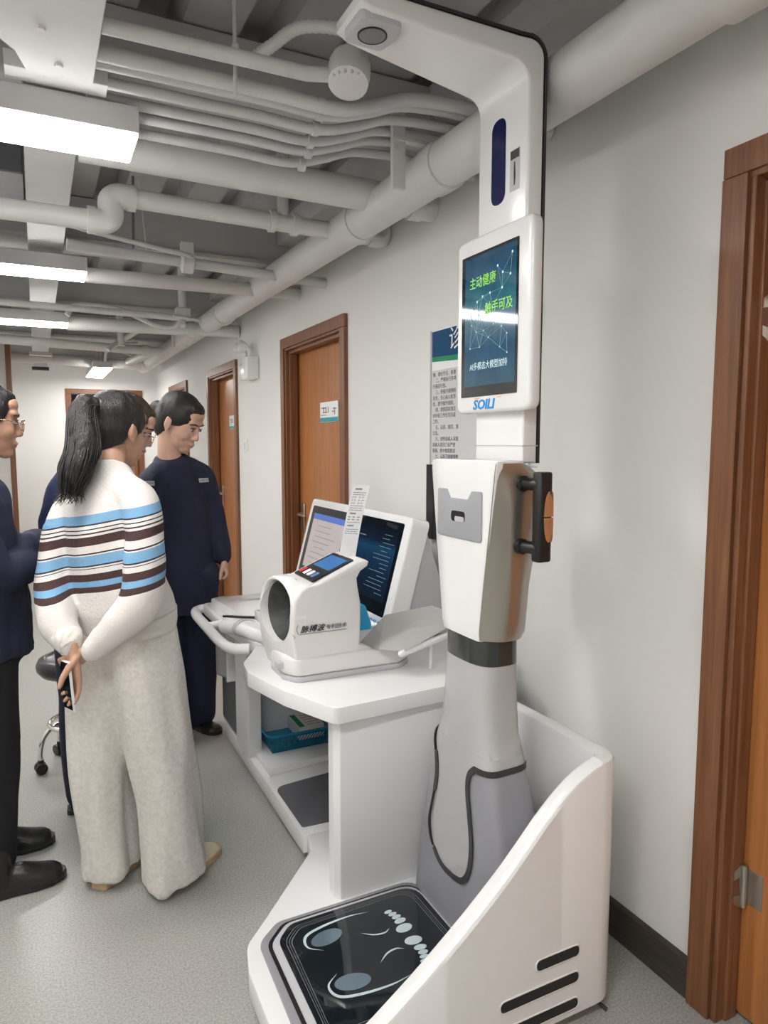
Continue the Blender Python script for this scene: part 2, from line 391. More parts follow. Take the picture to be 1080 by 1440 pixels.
# far door: open onto a dim room
d = bpy.data.objects.new('door_5', None); COL.objects.link(d); d.location = (.84, YF, 0); d['kind'] = 'structure'
bm = BM(); box(bm, .37, .435, YF - .02, YF + .13, 0, 2.1, .004); box(bm, 1.245, 1.31, YF - .02, YF + .13, 0, 2.1, .004); obj('jamb', bm, M_FRAME, d)
obj('head_frame', box(BM(), .37, 1.31, YF - .02, YF + .13, 2.1, 2.165, .004), M_FRAME, d)
obj('door_leaf', box(BM(), 1.20, 1.24, YF + .13, YF + .95, .01, 2.09, .004), M_LEAF, d)
w1 = bpy.data.objects.new('window_1', None); COL.objects.link(w1); w1.location = (.7, YF + 2.2, 1.1); w1['kind'] = 'structure'
bm = BM(); box(bm, .42, .45, YF + 2.17, YF + 2.2, .9, 1.85); box(bm, .93, .96, YF + 2.17, YF + 2.2, .9, 1.85); box(bm, .42, .96, YF + 2.17, YF + 2.2, 1.82, 1.85); box(bm, .42, .96, YF + 2.17, YF + 2.2, .9, .93)
obj('window_frame', bm, M_WHITE2, w1)
obj('pane', box(BM(), .45, .93, YF + 2.18, YF + 2.19, .93, 1.82), mat('window_daylight', (.8, .85, .88), .2, emit=(.85, .92, 1), estr=.7), w1)

# ---------------------------------------------------------------- ceiling services
def lamp(x0, x1, y0, y1, label, zb=2.30, group='linear ceiling lamps'):
    t = thing('ceiling_lamp', label, 'lamp', ((x0 + x1) / 2, (y0 + y1) / 2, zb + .12), group)
    bm = BM(); box(bm, x0, x1, y0, y1, zb + .014, zb + .085, .004)
    obj('housing', bm, M_LAMPBODY, t)
    bm = BM(); box(bm, x0 + .004, x1 - .004, y0 + .004, y1 - .004, zb, zb + .026, .006, 3)
    obj('diffuser', bm, M_LAMP, t)['label'] = 'glowing white diffuser'
    lx = (y1 - y0) > (x1 - x0)
    for s in (.15, .62):
        bm = BM()
        px, py = ((x0 + x1) / 2, y0 + (y1 - y0) * s) if lx else (x0 + (x1 - x0) * s, (y0 + y1) / 2)
        tube(bm, [(px, py, zb + .08), (px, py, 2.73)], .004, 6); obj('hanger', bm, M_PIPE, t)
lamp(-.91, .295, 2.11, 2.31, 'nearest long ceiling lamp at the upper left, glowing white')
lamp(-.91, .27, 3.86, 4.06, 'long ceiling lamp, second from the camera, above the waiting people')
lamp(-.91, .25, 5.52, 5.72, 'long ceiling lamp, third from the camera, behind the waiting people')
lamp(.60, .80, 8.35, 9.55, 'small far ceiling lamp running lengthwise before the end wall', zb=2.28)
lamp(-.91, .295, .36, .56, 'added long ceiling lamp above the camera, outside the picture')  # unseen lamp at the row's spacing, added to brighten the near white parts
lamp(-.91, .295, -1.39, -1.19, 'long ceiling lamp behind the camera, outside the picture')

def pipe(name, label, cat_, pts, r, m=M_PIPE, rings=(), seg=14, group=None, extra=None):
    t = thing(name, label, cat_, V(pts[0]), group)
    bm = BM(); tube(bm, pts, r, seg); obj('pipe_run', bm, m, t, angle=50)
    for (p, ax, rr, ln) in rings:
        bm = BM(); d = V(ax)
        lathe(bm, V(p) - d * ln / 2, [(r * .9, 0), (rr, .0005), (rr, ln), (r * .9, ln + .0005)], 20, ax)
        obj('coupling', bm, m, t, angle=40)
    if extra: extra(t)
    return t
# the big pipe along the right wall
def strap(t):
    bm = BM(); box(bm, 1.075, 1.125, 2.10, 2.115, 2.29, 2.56, .003); box(bm, 1.085, 1.30, 2.095, 2.12, 2.44, 2.452, .002)
    obj('bracket', bm, M_PIPE2, t)
    for z in (2.50, 2.42, 2.33): obj('bolt', lathe(BM(), (1.10, 2.098, z), [(.007, 0), (.007, -.006)], 8, (0, 1, 0)), M_PIPE, t)
    bm = BM(); box(bm, 1.07, 1.10, 6.2, 6.215, 2.28, 2.56, .003); obj('bracket', bm, M_PIPE2, t)
    bm = BM(); tube(bm, cat([(1.25, .96, 2.37), (1.25, .86, 2.37), (1.26, .80, 2.40), (1.26, .79, 2.6)], 5), .088, 16); obj('elbow', bm, M_PIPE, t, angle=50)
pipe('water_pipe', 'thick white pipe running lengthwise along the right wall', 'pipe', [(1.25, .95, 2.37), (1.25, 9.35, 2.42)], .076, M_PIPE,
     [((1.25, 2.08, 2.376), (0, 1, 0), .083, .09), ((1.25, 2.75, 2.38), (0, 1, 0), .082, .08), ((1.25, 5.1, 2.39), (0, 1, 0), .082, .08), ((1.25, .98, 2.37), (0, 1, 0), .086, .06)], 24, extra=strap)
pipe('drain_pipe', 'widest white pipe crossing the ceiling behind the conduits', 'pipe', [(.166, 2.54, 2.425), (1.484, 2.54, 2.415)], .058, M_PIPE, [((1.40, 2.54, 2.416), (1, 0, 0), .064, .06)], 24)
def elbow_(t):
    bm = BM(); tube(bm, cat([(.22, 2.93, 2.30), (.27, 2.93, 2.30), (.295, 2.93, 2.325), (.295, 2.93, 2.375), (.32, 2.93, 2.40), (.37, 2.93, 2.40)], 5), .046, 14); obj('elbow', bm, M_PIPE, t, angle=50)
    bm = BM(); tube(bm, [(.98, 2.93, 2.40), (.98, 2.93, 2.72)], .025, 10); obj('riser', bm, M_PIPE, t, angle=50)
    bm = BM(); tube(bm, cat([(1.38, 2.93, 2.385), (1.43, 2.93, 2.383), (1.45, 2.93, 2.40), (1.45, 2.93, 2.50)], 5), .04, 14); obj('elbow', bm, M_PIPE, t, angle=50)
    bm = BM(); tube(bm, [(.36, 2.93, 2.40), (1.40, 2.93, 2.385)], .036, 14); obj('pipe_run', bm, M_PIPE, t, angle=50)
pipe('branch_pipe', 'white pipe stepping up at an elbow beside the nearest lamp', 'pipe', [(XL + .01, 2.93, 2.30), (.23, 2.93, 2.30)], .038, M_PIPE,
     [((.225, 2.93, 2.30), (1, 0, 0), .05, .03), ((.37, 2.93, 2.40), (1, 0, 0), .048, .03), ((.93, 2.93, 2.392), (1, 0, 0), .045, .025), ((1.03, 2.93, 2.39), (1, 0, 0), .045, .025), ((1.2, 2.93, 2.388), (1, 0, 0), .045, .025)], extra=elbow_)
def clamp3(t):
    bm = BM(); lathe(bm, (.72, 3.66, 2.36), [(.034, -.03), (.05, -.025), (.05, .025), (.034, .03)], 16, (1, 0, 0)); box(bm, .69, .75, 3.64, 3.68, 2.40, 2.46, .004); obj('pipe_clamp', bm, M_PIPE2, t, angle=40)
pipe('cross_conduit', 'thin white pipe with a clamp in front of the second lamp', 'pipe', [(.17, 3.66, 2.385), (1.484, 3.72, 2.35)], .027, M_PIPE2, extra=clamp3)
pipe('sprinkler_pipe', 'white pipe crossing the ceiling just past the second lamp', 'pipe', [(.25, 4.15, 2.36), (1.484, 4.15, 2.375)], .04, M_PIPE)
pipe('sprinkler_pipe', 'thin white pipe crossing the ceiling before the third lamp', 'pipe', [(XL, 5.15, 2.37), (.95, 5.15, 2.345)], .022, M_PIPE2)
pipe('sprinkler_pipe', 'white pipe crossing the ceiling just past the third lamp', 'pipe', [(.25, 5.85, 2.36), (1.484, 5.55, 2.345)], .05, M_PIPE, [((1.13, 5.64, 2.348), (1, -.24, 0), .058, .05)])
pipe('sprinkler_pipe', 'white pipe crossing near the far end, with a side branch', 'pipe', [(-.6, 6.9, 2.36), (1.1, 6.9, 2.32)], .04, M_PIPE, [((.95, 6.9, 2.325), (1, 0, 0), .05, .06)],
     extra=lambda t: obj('branch', tube(BM(), [(1.05, 6.9, 2.33), (.95, 8.1, 2.34)], .045, 12), M_PIPE, t, angle=50))
pipe('sprinkler_pipe', 'farthest white pipe crossing the ceiling before the end wall', 'pipe', [(-.22, 8.6, 2.38), (1.25, 8.75, 2.38)], .055, M_PIPE, [((1.17, 8.74, 2.38), (1, .1, 0), .064, .05)])
# bundle of conduits
CY = [1.906, 1.961, 2.052, 2.148, 2.219, 2.335]
ORD = ['nearest the camera', 'second from the camera', 'third from the camera', 'fourth from the camera', 'fifth from the camera', 'sixth and last, beside the widest pipe']
for i, yy in enumerate(CY):
    z0 = 2.402 + .003 * (i % 2)
    pts = cat([(.166, yy, z0), (.4, yy, z0), (.62, yy, z0), (.80, yy, z0 - .004), (.92, yy + .006, z0 + .03), (1.04, yy + .01, z0 + .075), (1.2, yy, z0 + .085), (1.32, yy - .04, z0 + .06), (1.484, yy - .10, z0 + .025)], 5)
    t = thing('conduit', 'white conduit of the bundle under the ceiling beam, %s' % ORD[i], 'pipe', pts[0], 'bundle of conduits below the ceiling')
    obj('conduit_run', tube(BM(), pts, .0155 if i else .02, 10), M_PIPE2, t, angle=60)
    bm = BM(); lathe(bm, (.74 + .02 * i, yy, z0 - .003), [(.016, 0), (.021, .001), (.021, .02), (.016, .021)], 12, (1, 0, 0)); obj('coupling', bm, M_PIPE2, t, angle=40)
# junction box with its own conduit and flexible hose
t = thing('junction_box', 'round white junction box with flexible hose under the ceiling', 'junction box', (.77, 1.77, 2.38))
bm = BM(); lathe(bm, (.77, 1.75, 2.42), [(.03, -.045), (.052, -.04), (.055, -.02), (.055, .02), (.05, .035), (.03, .04)], 20, (.25, .35, 1)); obj('box_body', bm, M_PIPE, t, angle=40)
bm = BM()
for k in range(7): 
    a = radians(200 + k * 18); box(bm, .77 + .054 * cos(a) - .003, .77 + .054 * cos(a) + .003, 1.75 + .054 * sin(a) - .003, 1.75 + .054 * sin(a) + .003, 2.39, 2.415, .001)
obj('vent_rib', bm, M_PIPE2, t)
obj('conduit_run', tube(BM(), [(.173, 1.77, 2.395), (.66, 1.77, 2.40), (.73, 1.765, 2.41)], .018, 12), M_PIPE2, t, angle=60)
bm = BM(); p = cat([(.775, 1.74, 2.455), (.785, 1.745, 2.50), (.75, 1.77, 2.53), (.66, 1.82, 2.535), (.60, 1.87, 2.50), (.55, 1.92, 2.47)], 12)
tube(bm, p, [.015 + .0018 * (k % 2) for k in range(len(p))], 10); obj('flexible_hose', bm, M_PIPE, t, angle=60)
t = thing('hanger_rod', 'threaded hanger rod holding the conduit bundle at the top', 'rod', (.50, 1.86, 2.72))
obj('rod', tube(BM(), [(.50, 1.86, 2.73), (.50, 1.86, 2.35)], .005, 8), M_PIPE2, t)
bm = BM(); box(bm, .492, .508, 1.85, 1.87, 2.45, 2.475, .002); obj('rod_clip', bm, M_PIPE2, t)
# hoses and loops further back
def hose(label, pts, r=.011, m=M_PIPE2):
    p = cat(pts, 7); tag(obj('flexible_hose', tube(BM(), p, [r + .0014 * (k % 2) for k in range(len(p))], 8), m, None, angle=60), label, 'hose', 'flexible hoses under the ceiling')
hose('ribbed hose running along the thin clamped pipe', [(.16, 3.60, 2.46), (.35, 3.60, 2.43), (.6, 3.61, 2.40), (.72, 3.62, 2.385), (.75, 3.63, 2.36)])
hose('white hose looping down above the third lamp', [(.23, 5.3, 2.33), (.28, 5.3, 2.40), (.45, 5.3, 2.41), (.62, 5.3, 2.38), (.80, 5.3, 2.31), (.93, 5.3, 2.30), (.98, 5.28, 2.36)], .018)
hose('white hose hanging in a loop at the upper left edge', [(-.30, 3.3, 2.45), (-.2, 3.3, 2.36), (-.12, 3.3, 2.37), (-.05, 3.3, 2.40), (.01, 3.3, 2.40)], .014)
hose('small white hose looping near the far side branch', [(.5, 7.0, 2.38), (.55, 7.0, 2.33), (.66, 7.0, 2.33), (.75, 7.0, 2.38), (.9, 7.0, 2.40)], .014)
hose('short white hose bent over the far lengthwise lamp', [(.72, 8.3, 2.36), (.74, 8.2, 2.46), (.86, 8.1, 2.45), (1.0, 8.1, 2.40)], .014)
t = thing('valve', 'white valve cluster on a dropper pipe above the third lamp', 'valve', (.98, 5.2, 2.4))
bm = BM(); box(bm, .93, 1.03, 5.15, 5.23, 2.34, 2.42, .006); tube(bm, [(.98, 5.19, 2.72), (.98, 5.19, 2.40)], .03, 12); obj('valve_body', bm, M_PIPE, t)
bm = BM(); tube(bm, [(.98, 5.19, 2.35), (.97, 5.15, 2.29)], .02, 10); tube(bm, [(.90, 5.12, 2.35), (1.10, 5.16, 2.34)], .012, 8); obj('valve_outlet', bm, M_PIPE2, t)
t = thing('valve', 'white crossed valve near the far side branch', 'valve', (.7, 6.6, 2.4))
bm = BM(); tube(bm, [(.62, 6.75, 2.30), (.88, 6.55, 2.47)], .022, 10); tube(bm, [(.72, 6.65, 2.32), (.70, 6.65, 2.74)], .03, 10); obj('valve_body', bm, M_PIPE, t)
bm = BM(); tube(bm, [(.60, 6.6, 2.27), (.70, 6.7, 2.37)], .018, 8); obj('valve_outlet', bm, M_PIPE2, t)
# two thin suspension rods by the second beam
for (x, lb) in ((.46, 'straight suspension rod in front of the second ceiling beam'), (.52, 'slanted suspension wire in front of the second ceiling beam')):
    t = tag(obj('suspension_rod', tube(BM(), [(x - (.0 if x < .5 else .035), 3.55, 2.70), (x, 3.62, 2.39)], .006 if x < .5 else .003, 6), M_DGREY if x < .5 else M_PIPE2), lb, 'rod')
# cable duct along the corridor
t = thing('cable_duct', 'pale grey cable duct running lengthwise above the ceiling lamps', 'duct', (.085, 5, 2.44))
obj('duct_body', box(BM(), .008, .165, 2.0, 8.7, 2.425, 2.50, .003), M_PIPE2, t)
obj('wide_section', prism(BM(), [(-.16, 1.0), (.172, 1.0), (.172, 2.02), (.02, 2.02), (-.005, 1.93), (-.16, 1.72)], 'z', 2.375, 2.52, .003), M_PIPE2, t)
for (x, y) in ((-.06, 1.72), (.05, 1.80), (.09, 1.95)):
    obj('bolt', lathe(BM(), (x, y, 2.375), [(.010, 0), (.010, -.007)], 6), M_PIPE, t)
bm = BM(); box(bm, -.03, .21, 2.03, 2.10, 2.385, 2.425, .002); obj('cross_bracket', bm, M_PIPE, t)
obj('end_bracket', box(BM(), -.02, .20, 8.3, 8.42, 2.39, 2.425, .002), M_PIPE2, t); obj('end_drop', box(BM(), .02, .15, 8.6, 8.72, 2.30, 2.43, .003), M_PIPE2, t)
obj('end_cap', box(BM(), .0, .17, 8.62, 8.72, 2.265, 2.30, .004), M_BLACK, t)
# louvred grille far left
t = thing('ceiling_grille', 'louvred grille between ceiling and cable duct at upper left', 'grille', (-.25, 3.9, 2.5))
for k in range(6):
    bm = BM(); prism(bm, [(3.45 + k * .07, 2.60), (3.455 + k * .07, 2.60), (3.50 + k * .07, 2.55), (3.495 + k * .07, 2.55)], 'x', -.5, .0); obj('slat', bm, M_LGREY, t)
obj('grille_frame', box(BM(), -.5, .0, 3.43, 3.90, 2.60, 2.72, .004), M_DGREY, t)

# ---------------------------------------------------------------- things on the right wall
t = thing('emergency_light', 'white twin-head emergency light beside the second door', 'emergency light', (XW, 5.15, 2.0))
obj('battery_box', box(BM(), XW - .085, XW - .001, 5.03, 5.27, 1.935, 2.095, .008), M_WHITE, t, angle=40)
for k, (dy, dz) in enumerate(((-.02, .0), (.10, .0))):
    bm = BM(); yy = 5.10 + dy
    tube(bm, cat([(XW - .05, yy, 2.09), (XW - .055, yy + .005, 2.14), (XW - .085, yy + .03, 2.165)], 5), .014, 10)
    lathe(bm, (XW - .085, yy + .03, 2.165), [(.02, -.03), (.034, .0), (.042, .035), (.040, .042), (.02, .044)], 18, (-.75, .3, .25)); obj('lamp_head', bm, M_WHITE2, t, angle=40)
t = thing('light_switch', 'small white light switch between the two middle doors', 'switch', (XW, 5.42, 1.45))
obj('switch_plate', box(BM(), XW - .010, XW, 5.37, 5.46, 1.40, 1.49, .003), M_WHITE2, t)
obj('rocker', box(BM(), XW - .014, XW - .009, 5.395, 5.435, 1.415, 1.475, .002), M_WHITE, t)
# notice board, partly hidden by the tall machine
t = thing('notice_board', 'white clinic rules notice board with blue heading, behind the tall machine', 'notice board', (XW, 2.15, 1.5))
PY0, PY1, PZ0, PZ1 = 1.88, 2.52, 1.06, 1.918
obj('board', box(BM(), XW - .012, XW - .001, PY0, PY1, PZ0, PZ1, .002), M_PAPER, t)
obj('heading_band', prism(BM(), [(PY0 + .005, PZ1 - .005), (PY1 - .005, PZ1 - .005), (PY1 - .005, 1.812), (2.3, 1.803), (PY0 + .005, 1.79)], 'x', XW - .0128, XW - .0122), M_DBLUE, t)
obj('green_band', prism(BM(), [(PY1 - .005, 1.812), (2.3, 1.803), (PY0 + .005, 1.79), (PY0 + .005, 1.77), (2.3, 1.782), (PY1 - .005, 1.793)], 'x', XW - .0127, XW - .0122), M_GREEN, t)
text('heading', '诊所工作制度', .095, (XW - .0132, 2.385, 1.835), (0, -1, 0), (0, 0, 1), M_PAPER, t, .0003)
obj('text_panel', box(BM(), XW - .0124, XW - .0121, PY0 + .02, PY1 - .004, 1.385, 1.757), mat('panel_grey', (.62, .62, .62), .7, var=.02), t)
body = ['则，遵纪守法，医德', '    二、严格执行各项', '行规范行医。', '    三、积极开展预防', '业务，关心病人疾苦', '化，遵守操作规程。', '    四、按照国家规定', '对中医工作任务完成', '工作。', '    五、认真、规范、准', '日志。', '    六、对传染病人采取', '离病人送往门诊严密', '报病，经中医院检诊', '    七、认真开展健康教']
for k, s in enumerate(body):
    text('text_line', s, .0195, (XW - .0128, 2.507, 1.732 - k * .0236), (0, -1, 0), (0, 0, 1), M_INK, t, .0002)
obj('board_edge', box(BM(), XW - .016, XW - .001, 2.52, 2.528, PZ0, PZ1, .001), M_LGREY, t)
obj('black_clip', box(BM(), XW - .03, XW - .0125, 2.47, 2.53, 1.065, 1.375, .003), M_BLACK, t)

# ================================================================ THE TALL MEASURING MACHINE
t = thing('measuring_station', 'tall white height and weight measuring machine with foot plate and curved side shield', 'medical machine', (.9, 1.55, 0))
ST = t
ZB = .10
# base plinth
pl = [(.43, 1.255), (1.24, 1.255), (1.24, 2.19), (.79, 2.19), (.77, 2.10), (.535, 1.84), (.455, 1.755), (.435, 1.66)]
obj('plinth', prism(BM(), rpoly(pl, [.02, .02, .0, .005, .05, .09, .09, .06], 6), 'z', .03, ZB, .014, 3), M_WHITE, t, angle=35)
for (x, y) in ((.5, 1.32), (1.18, 1.30), (1.18, 2.1), (.85, 2.1), (.55, 1.7)): obj('levelling_foot', lathe(BM(), (x, y, 0), [(.022, 0), (.022, .012), (.012, .014), (.012, .05)], 12), M_BLACK, t)
# grey tray around the foot plate
tr = [(.475, 1.29), (1.0, 1.29), (1.0, 1.80), (.555, 1.80), (.485, 1.74)]
obj('platform_frame', prism(BM(), rpoly(tr, [.05, .02, .06, .05, .06], 6), 'z', ZB - .01, ZB + .008, .004), M_GREY, t, angle=35)
tr2 = [(.497, 1.31), (.99, 1.31), (.99, 1.785), (.567, 1.785), (.502, 1.722)]
obj('platform_seal', prism(BM(), rpoly(tr2, [.05, .02, .06, .05, .06], 6), 'z', ZB + .004, ZB + .0095, .001), M_BLACK, t)
tr3 = [(.508, 1.32), (.985, 1.32), (.985, 1.776), (.575, 1.776), (.512, 1.716)]
obj('platform_rim', prism(BM(), rpoly(tr3, [.05, .02, .06, .05, .06], 6), 'z', ZB + .006, ZB + .0125, .002), M_LGREY, t, angle=35)
tr4 = [(.528, 1.34), (.978, 1.34), (.978, 1.765), (.582, 1.765), (.532, 1.715)]
gp = rpoly(tr4, [.05, .03, .06, .05, .06], 6)
plate = obj('glass_plate', prism(BM(), gp, 'z', ZB + .008, ZB + .0145, .001), M_GLASS, t, angle=35)
ZG = ZB + .0148
def ring2d(poly, inset, wd, m, name):
    c = V((sum(p[0] for p in poly) / len(poly), sum(p[1] for p in poly) / len(poly)))
    bm = BM(); A = []; B = []
    for p in poly:
        q = V(p).to_2d(); d = (c - q); L = d.length; d /= L
        A.append(bm.verts.new((*(q + d * inset), ZG))); B.append(bm.verts.new((*(q + d * (inset + wd)), ZG)))
    n = len(poly)
    for i in range(n): bm.faces.new((A[i], A[(i + 1) % n], B[(i + 1) % n], B[i]))
    return obj(name, bm, m, plate)
ring2d(gp, .018, .0016, M_INKG, 'printed_line'); ring2d(gp, .026, .001, M_INKG, 'printed_line'); ring2d(gp, .033, .0016, M_INKG, 'printed_line')
def disc(name, cx, cy, a, b, rot, m, z=ZG):
    bm = BM(); vs = [bm.verts.new((cx + a * cos(k * pi / 14) * cos(rot) - b * sin(k * pi / 14) * sin(rot), cy + a * cos(k * pi / 14) * sin(rot) + b * sin(k * pi / 14) * cos(rot), z)) for k in range(28)]
    vt = [bm.verts.new(v.co + V((0, 0, .0008))) for v in vs]
    bm.faces.new(vt)
    for k in range(28): bm.faces.new((vs[k], vs[(k + 1) % 28], vt[(k + 1) % 28], vt[k]))
    return obj(name, bm, m, plate)
def arc(name, pts, wmax):
    P = cat([(x, y, ZG + .0004) for x, y in pts], 8); bm = BM(); L = []; n = len(P)
    for i, p in enumerate(P):
        d = (P[min(i + 1, n - 1)] - P[max(i - 1, 0)]).normalized(); s = V((-d.y, d.x, 0)); wd = wmax * sin(pi * (i + .3) / (n - .4))
        L.append((bm.verts.new(p + s * wd), bm.verts.new(p - s * wd)))
    for i in range(n - 1): bm.faces.new((L[i][0], L[i + 1][0], L[i + 1][1], L[i][1]))
    obj(name, bm, M_PALE, plate)
for s in (1, -1):
    yc = 1.58
    Y = lambda d: yc + s * d
    disc('heel_electrode', .655, Y(.088), .047, .027, s * .18, M_STEEL)
    for (x, dy, a, b) in ((.862, .027, .025, .016), (.866, .058, .018, .010), (.864, .077, .014, .008), (.859, .092, .013, .007), (.852, .106, .012, .0065)):
        disc('toe_mark', x, Y(dy), a, b, s * .1, M_PALE)
    arc('heel_line', [(.63, Y(.045)), (.595, Y(.075)), (.605, Y(.116)), (.66, Y(.134)), (.74, Y(.140)), (.80, Y(.132))], .0045)
    arc('arch_line', [(.745, Y(.062)), (.775, Y(.040)), (.805, Y(.034)), (.825, Y(.044))], .003)
# shield: side wall facing the camera and back wall behind the column
prof = [(.47, .03), (1.235, .03), (1.255, .05), (1.255, .66), (1.245, .672), (1.20, .665), (1.15, .641), (1.10, .606), (1.05, .562), (1.0, .511), (.95, .462), (.90, .418), (.85, .376), (.80, .337), (.75, .299), (.70, .263), (.65, .229), (.60, .196), (.55, .166), (.50, .138), (.47, .122)]
# swept as an L: side panel plus rounded corner plus back panel
def shield():
    bm = BM(); T = .05
    # path in plan of the outer face: along the side, round the corner, along the back; top height by arc length
    def top(x):
        pr = [(.455, .118), (.50, .138), (.55, .166), (.60, .196), (.65, .229), (.70, .263), (.75, .299), (.80, .337), (.85, .376), (.90, .418), (.95, .462), (1.0, .511), (1.05, .562), (1.10, .606), (1.15, .641), (1.20, .665), (1.245, .674), (1.4, .674)]
        for (a, b), (c, d) in zip(pr, pr[1:]):
            if x <= c: return b + (d - b) * (x - a) / (c - a)
        return .674
    path = []
    x = .455
    while x < 1.225: path.append((V((x, 1.24)), V((0, 1)), top(x))); x += .0192
    R = .075; C0 = V((1.228, 1.24 + R))
    for k in range(0, 11):
        a = -pi / 2 + k * pi / 20; path.append((C0 + V((cos(a), sin(a))) * R, -V((cos(a), sin(a))), .674))
    y = 1.24 + R + .03
    while y < 1.80: path.append((V((1.303, y)), V((-1, 0)), .674 - .02 * max(0, (y - 1.5)))); y += .03
    rings = []
    for p, n, zt in path:
        i = p + n * T; b = .012
        rings.append([(p.x, p.y, .03), (i.x, i.y, .03), (i.x, i.y, zt - b), ((i - n * .004).x, (i - n * .004).y, zt - .004), ((i - n * b).x, (i - n * b).y, zt), ((p + n * b).x, (p + n * b).y, zt), ((p + n * .004).x, (p + n * .004).y, zt - .004), (p.x, p.y, zt - b)])
    loft(bm, rings); return bm
sh = obj('side_shield', shield(), M_WHITE, t, angle=32)
for (x0, x1, z) in ((1.03, 1.165, .203), (.925, 1.165, .133), (.925 - .11, 1.165, .063)):
    bm = BM(); prism(bm, rpoly([(x0, z - .014), (x1 - .004, z - .014), (x1 - .004, z + .012), (x0, z + .012)], .0125, 5), 'y', 1.2385, 1.246, 0)
    o = obj('vent_slot', bm, M_BLACK, sh); o['label'] = 'dark rounded vent slot'
    bm = BM(); pp = [(x, 1.2398, zz) for x, zz in rpoly([(x0 - .003, z - .017), (x1 - .001, z - .017), (x1 - .001, z + .015), (x0 - .003, z + .015)], .0155, 5)]
    tube(bm, pp, .0022, 6, closed=True); obj('slot_rim', bm, M_WHITE, sh, angle=60)
obj('power_cable', tube(BM(), cat([(1.20, 1.30, .04), (1.235, 1.262, .028), (1.250, 1.25, .012), (1.258, 1.235, .006)], 5), .005, 8), M_BLACK, t)
# column
CCY = 1.545
LV = [(.09, .985, 1.20, .250, 9), (.14, .985, 1.19, .242, 9), (.25, .987, 1.165, .222, 9), (.40, .990, 1.145, .194, 8), (.55, .992, 1.135, .163, 6), (.63, .993, 1.13, .143, 4.5), (.70, .994, 1.13, .120, 3.4), (.80, .996, 1.13, .111, 3.2), (.90, .999, 1.13, .106, 3.0), (1.0, 1.0, 1.13, .104, 3.0), (1.02, 1.0, 1.13, .104, 3.0)]
def colparam(z):
    for a, b in zip(LV, LV[1:]):
        if z <= b[0]:
            s = (z - a[0]) / (b[0] - a[0]); s = max(0, s); return [a[i] + (b[i] - a[i]) * s for i in range(1, 5)]
    return list(LV[-1][1:])
def colpt(u, z, off=0.0):
    """u: angle, 0 = front (-x), positive towards +y"""
    xf, xb, ay, n = colparam(z); cx = (xf + xb) / 2; ax = (xb - xf) / 2
    c, s = cos(u), sin(u)
    px = -math.copysign(abs(c) ** (2 / n), c) * (ax + off); py = math.copysign(abs(s) ** (2 / n), s) * (ay + off)
    return V((cx + px, CCY + py, z))
def u_of(y, z):
    xf, xb, ay, n = colparam(z); q = max(-1, min(1, (y - CCY) / ay)); return math.asin(math.copysign(abs(q) ** (n / 2), q))
NZ = 40
col = obj('column_base', loft(BM(), [[colpt(2 * pi * k / 64, .09 + (.99 - .09) * i / NZ) for k in range(64)] for i in range(NZ + 1)]), M_GREY, t, angle=40)
def patch(name, rows, off, m, parent, n=28):
    """rows: (z, u0, u1)"""
    bm = BM(); L = []
    for z, a, b in rows: L.append([bm.verts.new(colpt(a + (b - a) * k / n, z, off)) for k in range(n + 1)])
    for i in range(len(L) - 1):
        for k in range(n): bm.faces.new((L[i][k], L[i][k + 1], L[i + 1][k + 1], L[i + 1][k]))
    g = bmesh.ops.solidify(bm, geom=bm.faces[:], thickness=-.002)
    return obj(name, bm, m, parent, angle=50)
LEFT = [(1.547, .266), (1.60, .266), (1.640, .285), (1.668, .320), (1.678, .369), (1.668, .42), (1.655, .467), (1.645, .52), (1.650, .575), (1.668, .615), (1.69, .65)]
RIGHT = [(1.547, .266), (1.51, .276), (1.485, .300), (1.470, .340), (1.466, .40), (1.477, .47), (1.490, .542), (1.484, .585), (1.462, .612)]
def interp(tab, z):
    for (a, b), (c, d) in zip(tab, tab[1:]):
        if b <= z <= d and d > b: return a + (c - a) * (z - b) / (d - b)
    return tab[-1][0] if z > tab[-1][1] else tab[0][0]
LC = [(p.x, p.z) for p in cat([(a, 0, b) for a, b in LEFT], 6)]; RC = [(p.x, p.z) for p in cat([(a, 0, b) for a, b in RIGHT], 6)]
def mono(c):
    out = [c[0]]
    for p in c[1:]:
        if p[1] > out[-1][1] + 1e-5: out.append(p)
    return out
LM, RM = mono(LC), mono(RC)
rows = []
for i in range(40):
    z = .2665 + (.612 - .2665) * i / 39
    rows.append((z, u_of(interp(RM, z), z), u_of(interp(LM, z), z)))
patch('white_front', rows, .0015, M_WHITE, t)
rows = []
for i in range(14):
    z = .612 + (.65 - .612) * i / 13; rows.append((z, -2.6, u_of(min(interp(LM, z), CCY + colparam(z)[2] * .9999), z)))
for i in range(0, 14): z = .6502 + (.93 - .65) * i / 13; rows.append((z, -2.6, 2.6))
patch('white_upper', rows, .0015, M_WHITE, t, 60)
bm = BM(); pth = []
for y, z in LC[::-1]: pth.append(colpt(u_of(y, z), z, .003))
for y, z in RC[1:]: pth.append(colpt(u_of(y, z), z, .003))
for k in range(1, 14): 
    u = u_of(1.462, .612) + (-2.2 - u_of(1.462, .612)) * k / 13; pth.append(colpt(u, .612 + .012 * k / 13 * (1 if k < 9 else 1.0), .003))
P2 = pth
L = []
n = len(P2)
for i, p in enumerate(P2):
    d = (P2[min(i + 1, n - 1)] - P2[max(i - 1, 0)]).normalized()
    nn = V((p.x - 1.06, p.y - CCY, 0)); nn = V((-1, 0, 0)) if abs(p.y - CCY) < .11 and p.x < 1.03 else nn.normalized()
    s = d.cross(nn).normalized()
    L.append([bm.verts.new(p + s * .0085), bm.verts.new(p + s * .0085 + nn * .002), bm.verts.new(p - s * .0085 + nn * .002), bm.verts.new(p - s * .0085)])
